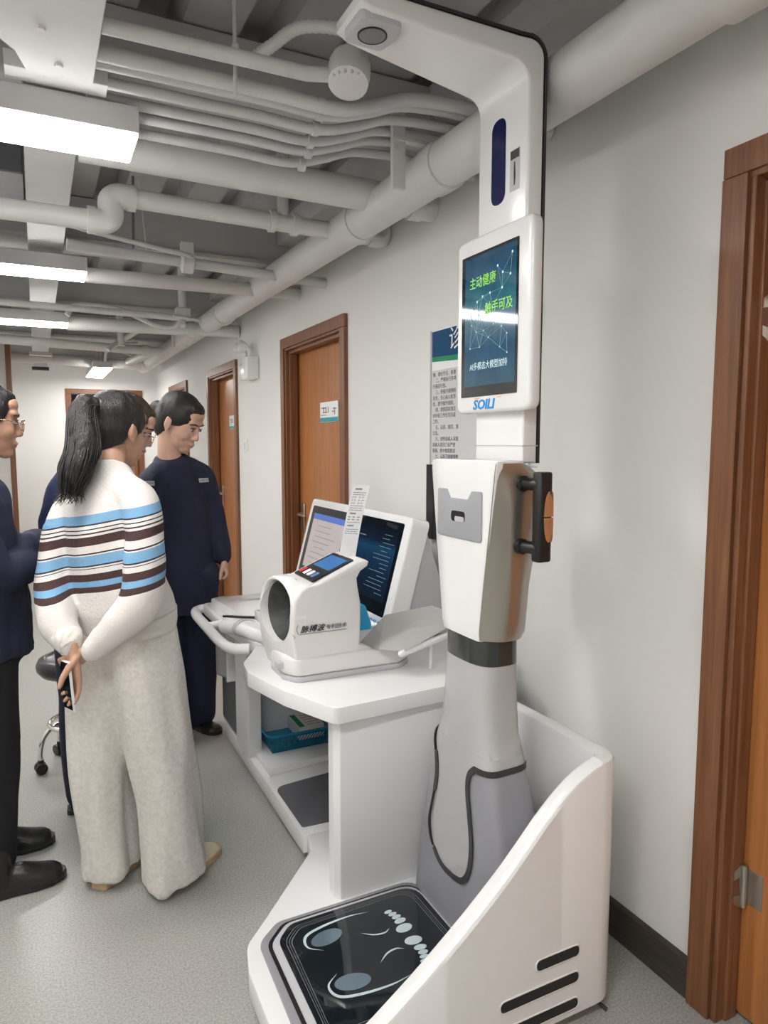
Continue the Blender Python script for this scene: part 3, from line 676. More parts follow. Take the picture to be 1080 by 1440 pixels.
for i in range(n - 1):
    for k in range(4): bm.faces.new((L[i][k], L[i][(k + 1) % 4], L[i + 1][(k + 1) % 4], L[i + 1][k]))
obj('black_outline', bm, M_TRIMB, t)
bm = BM(); loft(bm, [[colpt(2 * pi * k / 64, z, o) for k in range(64)] for z, o in ((.885, .0), (.886, .003), (.985, .003), (.986, .0))])
obj('dark_band', bm, M_BLACKS, t, angle=40)
# body box with silver sides
def bx(z):
    T = [(.955, 1.000, .088, .125, 1.120), (.975, .996, .090, .132, 1.128), (1.1, .995, .107, .143, 1.130), (1.25, .995, .130, .153, 1.150), (1.335, .995, .142, .156, 1.172), (1.37, .995, .147, .156, 1.155), (1.395, .995, .150, .155, 1.125), (1.412, .998, .150, .152, 1.095)]
    for a, b in zip(T, T[1:]):
        if z <= b[0]: s = (z - a[0]) / (b[0] - a[0]); return [a[i] + (b[i] - a[i]) * s for i in range(1, 5)]
    return T[-1][1:]
rings = []
for z in (.955, .962, .975, 1.0, 1.05, 1.1, 1.15, 1.2, 1.25, 1.3, 1.335, 1.35, 1.37, 1.385, 1.395, 1.405, 1.412):
    xf, wf, ws, xb = bx(z); half = []
    for k in range(9):
        s = k / 8; half.append((xf + (1.06 - xf) * s, wf + (ws - wf) * sin(s * pi / 2)))
    for k in range(1, 7):
        s = k / 6; half.append((1.06 + (xb - 1.06) * sin(s * pi / 2) ** .8, ws - .03 * (1 - cos(s * pi / 2))))
    rings.append([(x, CCY - y, z) for x, y in half] + [(x, CCY + y, z) for x, y in half[::-1]])
body = obj('console_body', loft(BM(), rings), M_SILVER, t, angle=45)
bm = BM(); rr = []
for z in (.953, .96, .975, 1.0, 1.05, 1.1, 1.15, 1.2, 1.25, 1.3, 1.35, 1.395, 1.408, 1.416):
    xf, wf, ws, xb = bx(min(z, 1.412)); b = .004
    rr.append([(xf + .02, CCY - wf - .002, z), (xf + .003, CCY - wf - .002, z), (xf - .003, CCY - wf + .005, z), (xf - .005, CCY - wf * .5, z), (xf - .005, CCY + wf * .5, z), (xf - .003, CCY + wf - .005, z), (xf + .003, CCY + wf + .002, z), (xf + .02, CCY + wf + .002, z)])
loft(bm, rr); fp = obj('front_panel', bm, M_WHITE, t, angle=40)
obj('top_cap', prism(BM(), rpoly([(.998, CCY - .15), (1.09, CCY - .15), (1.09, CCY + .15), (.998, CCY + .15)], .02), 'z', 1.408, 1.418, .002), M_WHITE, t, angle=40)
cy0, cy1 = 1.44, 1.65
cp = rpoly([(cy0, 1.212), (cy1, 1.212), (cy1, 1.340), (1.605, 1.340), (1.587, 1.317), (1.502, 1.317), (1.484, 1.340), (cy0, 1.340)], [.01, .01, .008, .008, .004, .004, .008, .008], 4)
card = obj('card_reader', prism(BM(), cp, 'x', .986, .996, .002), M_CARDGREY, t, angle=40)
obj('card_slot', prism(BM(), rrect(1.512, 1.578, 1.256, 1.284, .011), 'x', .9852, .990, 0), M_BLACK, card)
obj('slot_lip', prism(BM(), rrect(1.516, 1.560, 1.256, 1.270, .006), 'x', .9848, .990, 0), M_LGREY, card)
for sgn in (-1, 1):   # a handle on each side
    yo = CCY + sgn * .205; ys = CCY + sgn * .15
    gr = rpoly([(1.075, yo - .016), (1.118, yo - .016), (1.118, yo + .016), (1.075, yo + .016)], .012, 5)
    h = obj('side_handle', prism(BM(), gr, 'z', 1.172, 1.392, .005), M_BLACK, t, angle=40)
    for z in (1.362, 1.205):
        bm = BM(); tube(bm, [(1.075, ys, z), (1.090, yo, z)], .0155, 14); lathe(bm, (1.075, ys, z), [(.020, -.01), (.020, .012), (.0155, .014)], 14, (0, sgn, 0)); obj('handle_post', bm, M_BLACK, h, angle=40)
    for (z0, z1) in ((1.284, 1.345), (1.221, 1.281)):
        bm = BM(); zc = 1.283; zs = [z0 + (z1 - z0) * k / 8 for k in range(9)]
        rg = []
        for z in zs:
            q = max(.0, 1 - ((z - zc) / .0625) ** 2) ** .5 * .0165
            rg.append([(1.104 + .0165 * 0 - q * .2, yo - sgn * .0 - .0172, z), (1.119, yo - .012 - q * .2, z), (1.1195, yo - q * .3, z), (1.1195, yo, z), (1.104 - q * .9, yo - .0166, z)])
        loft(bm, rg); obj('electrode', bm, M_CHROME, h, angle=60)
# pole and arm
PX0, PX1, PYa, PYb = 1.108, 1.156, 1.437, 1.652
ang = lambda: None
outl = [(PX0, 1.41), (PX0, 2.33)] + [(PX0 - .045 * (1 - cos(k * pi / 10)) , 2.33 + .045 * sin(k * pi / 10)) for k in range(1, 6)] + [(.69, 2.388), (.660, 2.400), (.660, 2.420), (.685, 2.430), (1.085, 2.434), (1.115, 2.436)] + [(1.116 + .04 * sin(k * pi / 12), 2.396 + .04 * cos(k * pi / 12)) for k in range(0, 7)] + [(PX1, 1.41)]
def taper(x, y): return PYa + (y - PYa) * (1 - .36 * max(0, min(1, (1.05 - x) / .40)))
bm = BM(); prism(bm, outl, 'y', PYa, PYb, .009, 3)
for v in bm.verts: v.co.y = taper(v.co.x, v.co.y)
pole = obj('pole_and_arm', bm, M_WHITE, t, angle=30)
bm = BM(); back = [(.69, 2.432), (1.085, 2.436), (1.116, 2.438)] + [(1.116 + .042 * sin(k * pi / 12), 2.397 + .042 * cos(k * pi / 12)) for k in range(0, 7)] + [(1.158, 2.2), (1.158, 1.41)]
P3 = [V((x, 0, z)) for x, z in back]
L = []
for i, p in enumerate(P3):
    d = (P3[min(i + 1, len(P3) - 1)] - P3[max(i - 1, 0)]).normalized(); nn = V((-d.z, 0, d.x))
    if nn.dot(V((1, 0, 1))) < 0: nn = -nn
    L.append([bm.verts.new((p.x, PYa + .003, p.z)), bm.verts.new((p.x + nn.x * .008, PYa + .003, p.z + nn.z * .008)), bm.verts.new((p.x + nn.x * .008, taper(p.x, PYb) - .003, p.z + nn.z * .008)), bm.verts.new((p.x, taper(p.x, PYb) - .003, p.z))])
for i in range(len(L) - 1):
    for k in range(4): bm.faces.new((L[i][k], L[i][(k + 1) % 4], L[i + 1][(k + 1) % 4], L[i + 1][k]))
obj('back_strip', bm, M_TRIMB, t)
obj('sensor_window', prism(BM(), rrect(1.528, 1.588, 2.08, 2.292, .0295, 8), 'x', PX0 - .0015, PX0 + .002), M_NAVYW, t)
o = obj('rating_label', box(BM(), PX0 - .0008, PX0, 1.468, 1.508, 2.095, 2.195), M_LGREY, t)
bm = BM(); box(bm, PX0 - .0012, PX0 - .0008, 1.470, 1.506, 2.172, 2.193); prism(bm, [(1.487, 2.165), (1.491, 2.165), (1.492, 2.14), (1.491, 2.108), (1.487, 2.108), (1.484, 2.13)], 'x', PX0 - .0012, PX0 - .0008); obj('label_print', bm, M_INK, o)
bm = BM(); lathe(bm, (0, 0, 0), [(.001, 0)], 4) if False else None
sen = obj('height_sensor', prism(BM(), rpoly([(.668, 1.450), (.765, 1.445), (.778, 1.50), (.765, 1.560), (.668, 1.555)], .02), 'z', 2.374, 2.40, .006), M_LGREY, t, angle=40)
bm = BM(); lathe(bm, (.718, 1.502, 2.373), [(.030, 0), (.030, -.0012)], 28); obj('sensor_lens', bm, M_INKG, sen)
bm = BM(); tube(bm, [(.718 + .032 * cos(k * pi / 14), 1.502 + .032 * sin(k * pi / 14), 2.373) for k in range(28)], .0022, 6, closed=True); obj('sensor_ring', bm, M_BLACK, sen)
# lower telescopic sleeve seam
for z in (1.455, 1.40):
    bm = BM(); box(bm, PX0 - .0012, PX1 + .0, PYa - .0012, PYb + .0012, z - .0012, z + .0012); obj('pole_seam', bm, M_LGREY, t)
# display
SX = 1.078; sy0, sy1, sz0, sz1 = 1.372, 1.705, 1.543, 2.010
dsp = obj('display_case', prism(BM(), rrect(sy0, sy1, sz0, sz1, .028, 8), 'x', SX, 1.112, .010, 3), M_WHITE, t, angle=40)
gy0, gy1, gz0, gz1 = sy0 + .052, sy1 - .028, sz0 + .044, sz1 - .045
obj('screen_glass', prism(BM(), rrect(gy0, gy1, gz0, gz1, .003, 2), 'x', SX - .0015, SX + .004), M_GLASS, dsp)
def screen_mat(name, cols, strength, z0, z1, spots=True):
    m = bpy.data.materials.new(name); m.use_nodes = True; nt = m.node_tree; b = nt.nodes['Principled BSDF']
    tc = nt.nodes.new('ShaderNodeTexCoord'); sp = nt.nodes.new('ShaderNodeSeparateXYZ'); mr = nt.nodes.new('ShaderNodeMapRange')
    mr.inputs['From Min'].default_value = 0; mr.inputs['From Max'].default_value = 1
    r = nt.nodes.new('ShaderNodeValToRGB'); r.color_ramp.interpolation = 'LINEAR'
    while len(r.color_ramp.elements) < len(cols): r.color_ramp.elements.new(.5)
    for e, (p, c) in zip(r.color_ramp.elements, cols): e.position = p; e.color = (*c, 1)
    nt.links.new(tc.outputs['Generated'], sp.inputs[0]); nt.links.new(sp.outputs['Z'], mr.inputs['Value']); 
    n = nt.nodes.new('ShaderNodeTexNoise'); n.inputs['Scale'].default_value = 6; n.inputs['Detail'].default_value = 4
    nt.links.new(tc.outputs['Generated'], n.inputs['Vector'])
    mx = nt.nodes.new('ShaderNodeMix'); mx.data_type = 'RGBA'; mx.blend_type = 'OVERLAY'; mx.inputs['Factor'].default_value = .5 if spots else 0.0
    nt.links.new(mr.outputs[0], r.inputs[0]); nt.links.new(r.outputs[0], mx.inputs['A']); nt.links.new(n.outputs['Fac'], mx.inputs['B'])
    b.inputs['Base Color'].default_value = (.005, .005, .006, 1); b.inputs['Roughness'].default_value = .05
    m.cycles.emission_sampling = 'NONE'
    nt.links.new(mx.outputs['Result'], b.inputs['Emission Color']); b.inputs['Emission Strength'].default_value = strength
    return m
sc_m = screen_mat('display_picture', [(0.0, (.015, .08, .13)), (.28, (.012, .075, .15)), (.46, (.10, .17, .22)), (.62, (.03, .15, .19)), (.85, (.010, .07, .13)), (1.0, (.010, .055, .10))], 1.0, 0, 1)
iy0, iy1, iz0, iz1 = gy0 + .008, gy1 - .017, gz0 + .028, gz1 - .008
pic = obj('screen_picture', box(BM(), SX - .0022, SX - .0014, iy0, iy1, iz0, iz1), sc_m, dsp)
M_GLOWG = mat('glyph_green', (.1, .3, .02), .3, emit=(.16, .42, .03), estr=.9); M_GLOWW = mat('glyph_white', (.4, .5, .5), .3, emit=(.35, .48, .50), estr=.7)
RT, UP = (0, -1, 0), (0, 0, 1)
# screen coordinates: a from left (far, +y) to right, b from bottom
SP = lambda a, b: (SX - .003, iy1 + (iy0 - iy1) * a, iz0 + (iz1 - iz0) * b)
text('screen_text', '主动健康', .033, SP(.10, .765), RT, UP, M_GLOWG, dsp, .0003, sx=.92, bold=.0002)
text('screen_text', '触手可及', .033, SP(.42, .545), RT, UP, M_GLOWG, dsp, .0003, sx=.92, bold=.0002)
text('screen_text', 'AI多模态大模型加持', .0225, SP(.12, .13), RT, UP, M_GLOWW, dsp, .0002, sx=.85)
rnd = random.Random(3)
nodes_ = [(.93, .93), (.66, .87), (.76, .81), (.90, .78), (.75, .70), (.52, .69), (.37, .68), (.26, .65), (.13, .55), (.29, .55), (.15, .48), (.57, .58), (.6, .45), (.75, .42), (.5, .36), (.12, .30), (.32, .30), (.72, .27), (.86, .22), (.85, .36), (.4, .42), (.25, .42)]
for i, (a, b) in enumerate(nodes_): obj('screen_dot', ell(BM(), SP(a, b), (.0006, .0035, .0035) if i < 10 else (.0006, .0022, .0022), u=8, v=6), M_GLOWW, dsp)
bm = BM()
for i, p in enumerate(nodes_):
    for j, q in enumerate(nodes_[:i]):
        if (p[0] - q[0]) ** 2 + ((p[1] - q[1]) * 1.5) ** 2 < .075: tube(bm, [SP(*p), SP(*q)], .0005, 3)
obj('screen_line', bm, mat('glyph_line', (.1, .2, .2), .3, emit=(.14, .26, .30), estr=.7), dsp)
text('logo', 'SOILI', .036, (SX - .0008, 1.618, sz0 + .010), RT, UP, M_LOGO, dsp, .0008, shear=.18, sx=1.2, bold=.0009)
bm = BM(); prism(bm, [(1.610, sz0 + .0375), (1.588, sz0 + .0375), (1.588, sz0 + .0395), (1.610, sz0 + .0395)], 'x', SX - .0012, SX); prism(bm, [(1.505, sz0 + .0365), (1.487, sz0 + .039), (1.492, sz0 + .040), (1.509, sz0 + .038)], 'x', SX - .0012, SX); obj('logo_accent', bm, M_ORANGE, dsp)

# ================================================================ THE WORKSTATION CABINET
t = thing('cabinet_workstation', 'long white cabinet with open shelf niche under the medical desk', 'cabinet', (1.1, 2.7, 0))
obj('plinth', prism(BM(), rpoly([(.775, 2.192), (1.44, 2.192), (1.44, 3.36), (.80, 3.36), (.775, 3.30)], [0, 0, 0, .03, .03]), 'z', .03, ZB, .008), M_WHITE, t, angle=35)
for (x, y) in ((.86, 2.3), (.86, 3.2), (1.38, 2.3), (1.38, 3.2)): obj('foot', lathe(BM(), (x, y, 0), [(.02, 0), (.02, .035)], 10), M_BLACK, t)
obj('end_panel', prism(BM(), rpoly([(.745, 1.835), (.760, 1.815), (1.235, 1.815), (1.235, 1.875), (.745, 1.875)], [.006, .006, .004, .004, .006]), 'z', ZB, .665, .002), M_WHITE2, t, angle=30)
obj('rubber_mat', prism(BM(), rpoly([(.79, 2.24), (1.4, 2.20), (1.4, 2.62), (.79, 2.56)], [.01, 0, 0, .05]), 'z', ZB, ZB + .004, .001), M_DGREY, t)
obj('raised_shelf', prism(BM(), [(.80, 2.66), (1.42, 2.72), (1.42, 3.12), (.80, 3.12)], 'z', ZB, ZB + .03, .006), M_WHITE, t, angle=30)
obj('post', prism(BM(), rpoly([(.765, 2.87), (.83, 2.87), (.83, 3.02), (.755, 3.02)], [.02, .004, .004, .01]), 'z', ZB, .67, .003), M_WHITE2, t, angle=30)
obj('niche_side', box(BM(), .84, 1.42, 3.12, 3.16, ZB, .67), M_LGREY, t)
obj('niche_back', box(BM(), 1.38, 1.42, 1.88, 3.12, ZB, .67), M_LGREY, t)
bm = BM(); lathe(bm, (.99, 3.119, .36), [(.045, 0), (.045, -.004), (.036, -.005)], 24, (0, 1, 0)); obj('cable_hole', bm, M_BLACK, t)
obj('cable', tube(BM(), cat([(1.0, 3.1, .385), (1.06, 3.02, .405), (1.16, 3.0, .395), (1.3, 3.02, .41)], 5), .006, 6), M_BLACK, t)
obj('far_body', box(BM(), .775, 1.42, 3.02, 3.34, ZB, .67, .01), M_WHITE2, t, angle=35)
dp = obj('dark_door', prism(BM(), rrect(3.04, 3.32, .13, .40, .015), 'x', .768, .776, .002), M_DGREY, t)
gp_ = obj('grey_drawer_front', prism(BM(), rpoly([(3.06, .40), (3.31, .34), (3.31, .665), (3.06, .665)], .03), 'x', .735, .775, .012, 3), M_LGREY, t, angle=35)
obj('drawer_edge', prism(BM(), rpoly([(3.045, .39), (3.065, .385), (3.065, .665), (3.045, .665)], .004), 'x', .725, .778, .003), M_WHITE, t)

t = thing('desk_top', 'white angular worktop carrying the blood pressure monitor', 'worktop', (1.0, 2.1, .66))
dt = [(.73, 1.775), (1.22, 1.80), (1.36, 1.81), (1.44, 2.47), (.70, 2.47), (.605, 2.30), (.592, 2.20), (.645, 1.98)]
obj('slab', prism(BM(), rpoly(dt, [.03, .005, 0, 0, .02, .05, .05, .05], 5), 'z', .662, .712, .012, 3), M_WHITE, t, angle=30)
obj('edge_groove', prism(BM(), rpoly([(.74, 1.80), (1.22, 1.822), (1.34, 1.83), (1.40, 2.44), (.72, 2.44), (.63, 2.29), (.617, 2.21), (.668, 1.99)], [.03, .005, 0, 0, .02, .05, .05, .05], 5), 'z', .655, .664), M_LGREY, t)
t = thing('side_desk', 'lower white desk section with tube rail beyond the blood pressure monitor', 'worktop', (1.0, 2.9, .67))
obj('slab', prism(BM(), rpoly([(.70, 2.472), (1.44, 2.472), (1.44, 3.22), (.66, 3.22), (.665, 2.9)], [.03, 0, 0, .03, .05]), 'z', .672, .725, .010, 3), M_WHITE, t, angle=30)
obj('raised_panel', prism(BM(), rpoly([(.72, 2.62), (1.06, 2.62), (1.06, 3.20), (.69, 3.20)], .03), 'z', .722, .750, .008), M_WHITE, t, angle=30)
obj('grip_recess', prism(BM(), rrect(.78, .94, 3.06, 3.10, .018), 'z', .7495, .7512), M_LGREY, t)
bm = BM(); rp = cat([(.70, 3.22, .70), (.64, 3.20, .70), (.61, 3.12, .70), (.605, 2.85, .70), (.605, 2.62, .70), (.625, 2.52, .70), (.68, 2.49, .70)], 6)
tube(bm, rp, .021, 12); obj('tube_rail', bm, M_WHITE, t, angle=60)
bm = BM(); tube(bm, cat([(.60, 2.88, .70), (.68, 2.86, .712), (.74, 2.85, .70)], 4), .016, 10); obj('rail_bridge', bm, M_WHITE2, t, angle=60)
t = thing('white_holder', 'small white block with dark top slot on the side desk', 'holder', (.78, 2.6, .75))
obj('block', box(BM(), .765, .86, 2.63, 2.72, .751, .79, .006), M_WHITE, t, angle=30); obj('slot', box(BM(), .775, .83, 2.665, 2.70, .789, .792), M_INKG, t)
tag(obj('black_strap', prism(BM(), [(.655, 2.80), (.66, 2.815), (.78, 2.735), (.775, 2.72)], 'z', .752, .758), M_BLACK), 'thin black strap lying across the rail of the side desk', 'strap')
t = thing('padded_armrest', 'pale grey curved armrest pad at the corner of the side desk', 'armrest', (.7, 2.5, .72))
bm = BM(); tube(bm, cat([(.66, 2.72, .735), (.70, 2.62, .745), (.735, 2.52, .74), (.76, 2.46, .74)], 5), (.03, .045), 14, side=(0, 0, 1), round_cap=True); obj('pad', bm, M_WHITE2, t, angle=60)
bm = BM(); tube(bm, [(.695, 2.64, .745), (.702, 2.615, .746)], (.034, .049), 14, side=(0, 0, 1)); obj('pad_ring', bm, M_LGREY, t, angle=60)
# hanging sheet of white paper at the far end
tag(obj('paper_bag', prism(BM(), [(3.33, .66), (3.36, .62), (3.37, .50), (3.36, .42), (3.345, .43), (3.34, .6)], 'x', .75, .88, .004), M_PAPER), 'crumpled white paper bag at the far end of the cabinet', 'bag')

# ---------------------------------------------------------------- blood pressure monitor
t = thing('blood_pressure_monitor', 'white arm-in blood pressure monitor with grey base on the worktop', 'monitor', (.88, 2.12, .712))
BP = t
y0, y1 = 2.02, 2.255; ym = (y0 + y1) / 2
def shear(x, y): return x + max(0, min(1, (.80 - x) / .12)) * .19 * (y1 - y)
fo = [(.70, y0), (1.06, y0 - .01), (1.115, y0 + .03), (1.115, y1 - .03), (1.06, y1), (.69, y1), (.672, ym + .06), (.672, ym - .06)]
obj('base', prism(BM(), rpoly(fo, .03), 'z', .712, .732, .004), M_LGREY, t, angle=35)
obj('foot_body', prism(BM(), rpoly(fo, .035), 'z', .732, .80, .012, 3), M_OFFW, t, angle=35)
# drum: profile in x-z with side walls
pf = [(.672, .735), (.655, .80), (.648, .86), (.646, .95), (.655, 1.01), (.675, 1.045), (.71, 1.060), (.745, 1.062), (.76, 1.062), (.905, 1.128), (.945, 1.135), (.955, 1.128), (.950, 1.112), (.925, 1.095), (.912, 1.07), (.915, 1.04), (.925, .98), (.925, .90), (.92, .82), (.95, .81), (1.03, .80), (1.05, .77), (1.05, .735)]
bm = BM(); prism(bm, pf, 'y', y0 + .005, y1 - .005, .018, 3)
cut = BM(); loft(cut, [[(x, ym + .0975 * cos(k * pi / 18), .948 + .1135 * sin(k * pi / 18)) for k in range(36)] for x in (.60, .79)])
def boolean(bm, cut):
    os_ = []
    for b_ in (bm, cut):
        bmesh.ops.recalc_face_normals(b_, faces=b_.faces[:]); me = bpy.data.meshes.new('tmp'); b_.to_mesh(me); b_.free(); o_ = bpy.data.objects.new('tmp', me); COL.objects.link(o_); os_.append(o_)
    md = os_[0].modifiers.new('b', 'BOOLEAN'); md.operation = 'DIFFERENCE'; md.object = os_[1]; md.solver = 'EXACT'
    dg = bpy.context.evaluated_depsgraph_get(); dg.update(); out = bpy.data.meshes.new_from_object(os_[0].evaluated_get(dg))
    for o_ in os_: bpy.data.objects.remove(o_)
    return out
hm = boolean(bm, cut)
for v in hm.vertices: v.co.x = shear(v.co.x, v.co.y)
ho = link('housing', hm, M_OFFW, t)
for p_ in hm.polygons: p_.use_smooth = True
hm.set_sharp_from_angle(angle=radians(38))
bm = BM(); c = V((.66, ym, .948)); rg = []
rr_ = [(.113, .132, .04), (.113, .132, -.002), (.111, .129, -.007), (.106, .123, -.009), (.101, .118, -.006), (.098, .114, .004), (.097, .113, .05)]
for a, b, dx in rr_: rg.append([(shear(c.x + dx, c.y + a * cos(k * pi / 18)), c.y + a * cos(k * pi / 18), c.z + b * sin(k * pi / 18)) for k in range(36)])
loft(bm, rg, cap0=False, cap1=False); obj('cuff_ring', bm, M_WHITE, t, smooth=True)
bm = BM(); rg = []
for i in range(8):
    s = i / 7; fall = 1 - .35 * s
    rg.append([(shear(c.x + .012 + .095 * s - .02 * (s > .99), c.y + .0965 * cos(k * pi / 24)), c.y + .0965 * fall * cos(k * pi / 24) * (1 + .06 * s * sin(k * 3.1)), c.z - .012 * s + .1125 * fall * sin(k * pi / 24) * (1 + .08 * s * sin(k * 2.3 + 1))) for k in range(48)])
loft(bm, rg, cap0=False, cap1=True); obj('cuff_lining', bm, M_CUFF, t, smooth=True)
obj('front_button', prism(BM(), rpoly([(ym - .07, .752), (ym - .035, .752), (ym - .035, .778), (ym - .07, .778)], .006), 'x', .655, .675, .002), M_LGREY, t)
# console on the slope
sl = V((.145, 0, .066)).normalized(); nrm = V((-sl.z, 0, sl.x))
def onslope(s, y, h): p = V((.762, y, 1.063)) + sl * s + nrm * h; return p
def slab_on(name, s0, s1, ya, yb, h0, h1, m, r=.004, parent=t):
    bm = BM(); poly = rrect(s0, s1, ya, yb, r, 3)
    A = [bm.verts.new(onslope(s, y, h0)) for s, y in poly]; B = [bm.verts.new(onslope(s, y, h1)) for s, y in poly]
    bm.faces.new(A[::-1]); bm.faces.new(B)
    for k in range(len(A)): bm.faces.new((A[k], A[(k + 1) % len(A)], B[(k + 1) % len(A)], B[k]))
    return obj(name, bm, m, parent)
con = slab_on('control_panel', .005, .165, ym - .085, ym + .085, -.002, .004, M_BLACK, .008)
slab_on('display', .075, .150, ym - .068, ym + .068, .004, .0048, mat('lcd_blue', (.02, .06, .15), .1, emit=(.04, .17, .42), estr=.8), .002, con)
for k, mm in enumerate((mat('button_red', (.55, .03, .03), .4, var=.05), M_PAPER, M_PAPER, mat('button_blue', (.1, .25, .5), .4, var=.05))):
    slab_on('button', .020, .050, ym + .052 - k * .036, ym + .074 - k * .036, .004, .0065, mm, .005, con)
text('print', '脉搏波', .027, (.715, y0 - .0115 + .012 + .002, .895), (1, 0, 0), (0, 0, 1), M_INK, t, .0012, shear=.25)
text('print', '专利技术', .0185, (.800, y0 - .0115 + .012 + .002, .897), (1, 0, 0), (0, 0, 1), M_INKG, t, .0012)
bm = BM(); box(bm, .712, .872, y0 + .0026, y0 + .0056, .886, .8875); tube(bm, cat([(.708, y0 + .004, .922), (.703, y0 + .004, .905), (.709, y0 + .004, .888)], 5), .0012, 5); tube(bm, cat([(.690, y0 + .004, .888), (.697, y0 + .004, .880), (.693, y0 + .004, .874)], 4), .001, 5); obj('print_line', bm, M_INKG, t)
BP.scale = (1, 1, .88)
# thermal receipt standing out of the monitor
t = thing('receipt', 'long white printed receipt curling up from the blood pressure monitor', 'receipt', (.935, 2.13, 1.13))
rv = V((.62, -.78, 0)).normalized(); upv = V((.05, .04, 1)).normalized()
base = V((.905, 2.165, 1.066))
def rpt(a, b):  # a across, b along
    return base + rv * a + V((.16 * b + .25 * b * b, .02 * b, b * .97))
bm = BM(); L = []
for i in range(13): L.append([bm.verts.new(rpt(a, .262 * i / 12)) for a in (0, .031, .062)])
for i in range(12):
    for k in range(2): bm.faces.new((L[i][k], L[i][k + 1], L[i + 1][k + 1], L[i + 1][k]))
bmesh.ops.solidify(bm, geom=bm.faces[:], thickness=.0004)
obj('paper_strip', bm, M_PAPER, t)
rnd = random.Random(5); bm = BM()
nb = rv.cross(V((.2, .02, 1))).normalized()
def rbox(a0, a1, b, h):
    q = [rpt(a0, b), rpt(a1, b), rpt(a1, b + h), rpt(a0, b + h)]; o = V((-.0012, -.001, 0))
    bm.faces.new([bm.verts.new(p + o) for p in q])
b_ = .246
for kind in ('t', 'l', 'l', 'g', 'g', 'g', 'l', 'l', 'l', 's', 't', 'n', 'n', 'l', 's', 't', 'l', 'l', 'l'):
    if kind == 't': rbox(.012, .012 + rnd.uniform(.02, .03), b_, .0055); b_ -= .011
    elif kind == 'l':
        x = .008
        while x < .053: wd = rnd.uniform(.003, .010); rbox(x, min(x + wd, .056), b_, .0022); x += wd + .0015
        b_ -= .0072
    elif kind == 'g':
        for x in (.008, .018, .034, .046): rbox(x, x + rnd.uniform(.004, .009), b_, .0018); rbox(x, x + .0015, b_ - .004, .004)
        b_ -= .0105
    elif kind == 'n':
        for x in (.008, .025, .043): rbox(x, x + .009, b_, .003)
        b_ -= .009
    else: b_ -= .006
obj('receipt_print', bm, M_INKG, t)

# ---------------------------------------------------------------- dual screen terminal
t = thing('twin_screen_terminal', 'white terminal with two slanted screens against the wall', 'terminal', (1.25, 2.78, .712))
KY0, KY1 = 2.25, 3.30
KB = V((1.120, 0, .735)); KT = V((1.242, 0, 1.188)); kd = (KT - KB).normalized(); kn = V((-kd.z, 0, kd.x)); KL = (KT - KB).length
def kp(s, y, h): p = KB + kd * s + kn * h; return V((p.x, y, p.z))
def kslab(name, s0, s1, ya, yb, h0, h1, m, r, parent=t, seg=5, bev=0.0):
    poly = rrect(s0, s1, ya, yb, r, seg); b2 = bmesh.new()
    A = [b2.verts.new(kp(s, y, h0)) for s, y in poly]; B = [b2.verts.new(kp(s, y, h1)) for s, y in poly]
    b2.faces.new(A[::-1]); b2.faces.new(B)
    for k in range(len(A)): b2.faces.new((A[k], A[(k + 1) % len(A)], B[(k + 1) % len(A)], B[k]))
    if bev:
        bmesh.ops.recalc_face_normals(b2, faces=b2.faces[:])
        es = [e for e in b2.edges if all(v in B for v in e.verts)]
        bmesh.ops.bevel(b2, geom=es, offset=bev, segments=3, affect='EDGES', profile=.5)
    return obj(name, b2, m, parent, angle=35)
kslab('panel_case', 0, KL, KY0, KY1, -.075, 0, M_WHITE, .03, bev=.008)
obj('back_support', prism(BM(), [(1.18, .727), (1.44, .727), (1.30, 1.165), (1.245, 1.165)], 'y', KY0 + .02, KY1 - .02, .004), M_LGREY, t)
obj('pedestal', prism(BM(), [(1.08, .727), (1.30, .727), (1.25, .78), (1.13, .78)], 'y', KY0 + .03, KY1 - .03, .006), M_WHITE, t, angle=35)
gl = kslab('left_screen', .075, KL - .035, 2.80, 3.26, -.002, .0015, M_GLASS, .012)
gr_ = kslab('right_screen', .075, KL - .030, 2.30, 2.755, -.002, .0015, M_GLASS, .012)
pm = mat('page_glow', (.3, .28, .28), .12, emit=(.36, .31, .31), estr=.75)
pg = kslab('page', .135, KL - .075, 2.83, 3.22, .0015, .0022, pm, .001, gl)
kslab('page_header', KL - .098, KL - .070, 2.83, 3.22, .0022, .0026, mat('header_glow', (.05, .1, .3), .12, emit=(.07, .12, .40), estr=.8), .001, gl)
rnd = random.Random(9)
for k in range(8):
    s = .16 + k * .026
    kslab('page_line', s, s + .0022, 3.0 + rnd.uniform(0, .1) - .1, 3.16 + rnd.uniform(-.03, .03), .0022, .0028, M_INKG, .0005, gl, 1)
dm = screen_mat('dark_app', [(0, (.004, .01, .022)), (.3, (.004, .016, .04)), (.55, (.006, .03, .07)), (.7, (.008, .05, .11)), (.8, (.004, .012, .03)), (1, (.002, .005, .01))], .9, 0, 1, False)
kslab('app_picture', .125, KL - .06, 2.325, 2.735, .0015, .0022, dm, .001, gr_)
lm = mat('app_line', (.1, .15, .18), .2, emit=(.10, .16, .20), estr=.6)
for k in range(15):
    s = .15 + k * .0165; a = 2.34 + rnd.uniform(0, .05)
    kslab('app_line', s, s + .0022, a, a + rnd.uniform(.05, .16), .0022, .0028, lm, .0005, gr_, 1)
kslab('app_line', KL - .11, KL - .106, 2.60, 2.66, .0022, .0028, lm, .0005, gr_, 1)
p = kp(.022, 2.44, .0008); text('logo', 'SOILI', .05, p, (0, -1, 0), kd, M_LOGO, t, .0008, shear=.18)

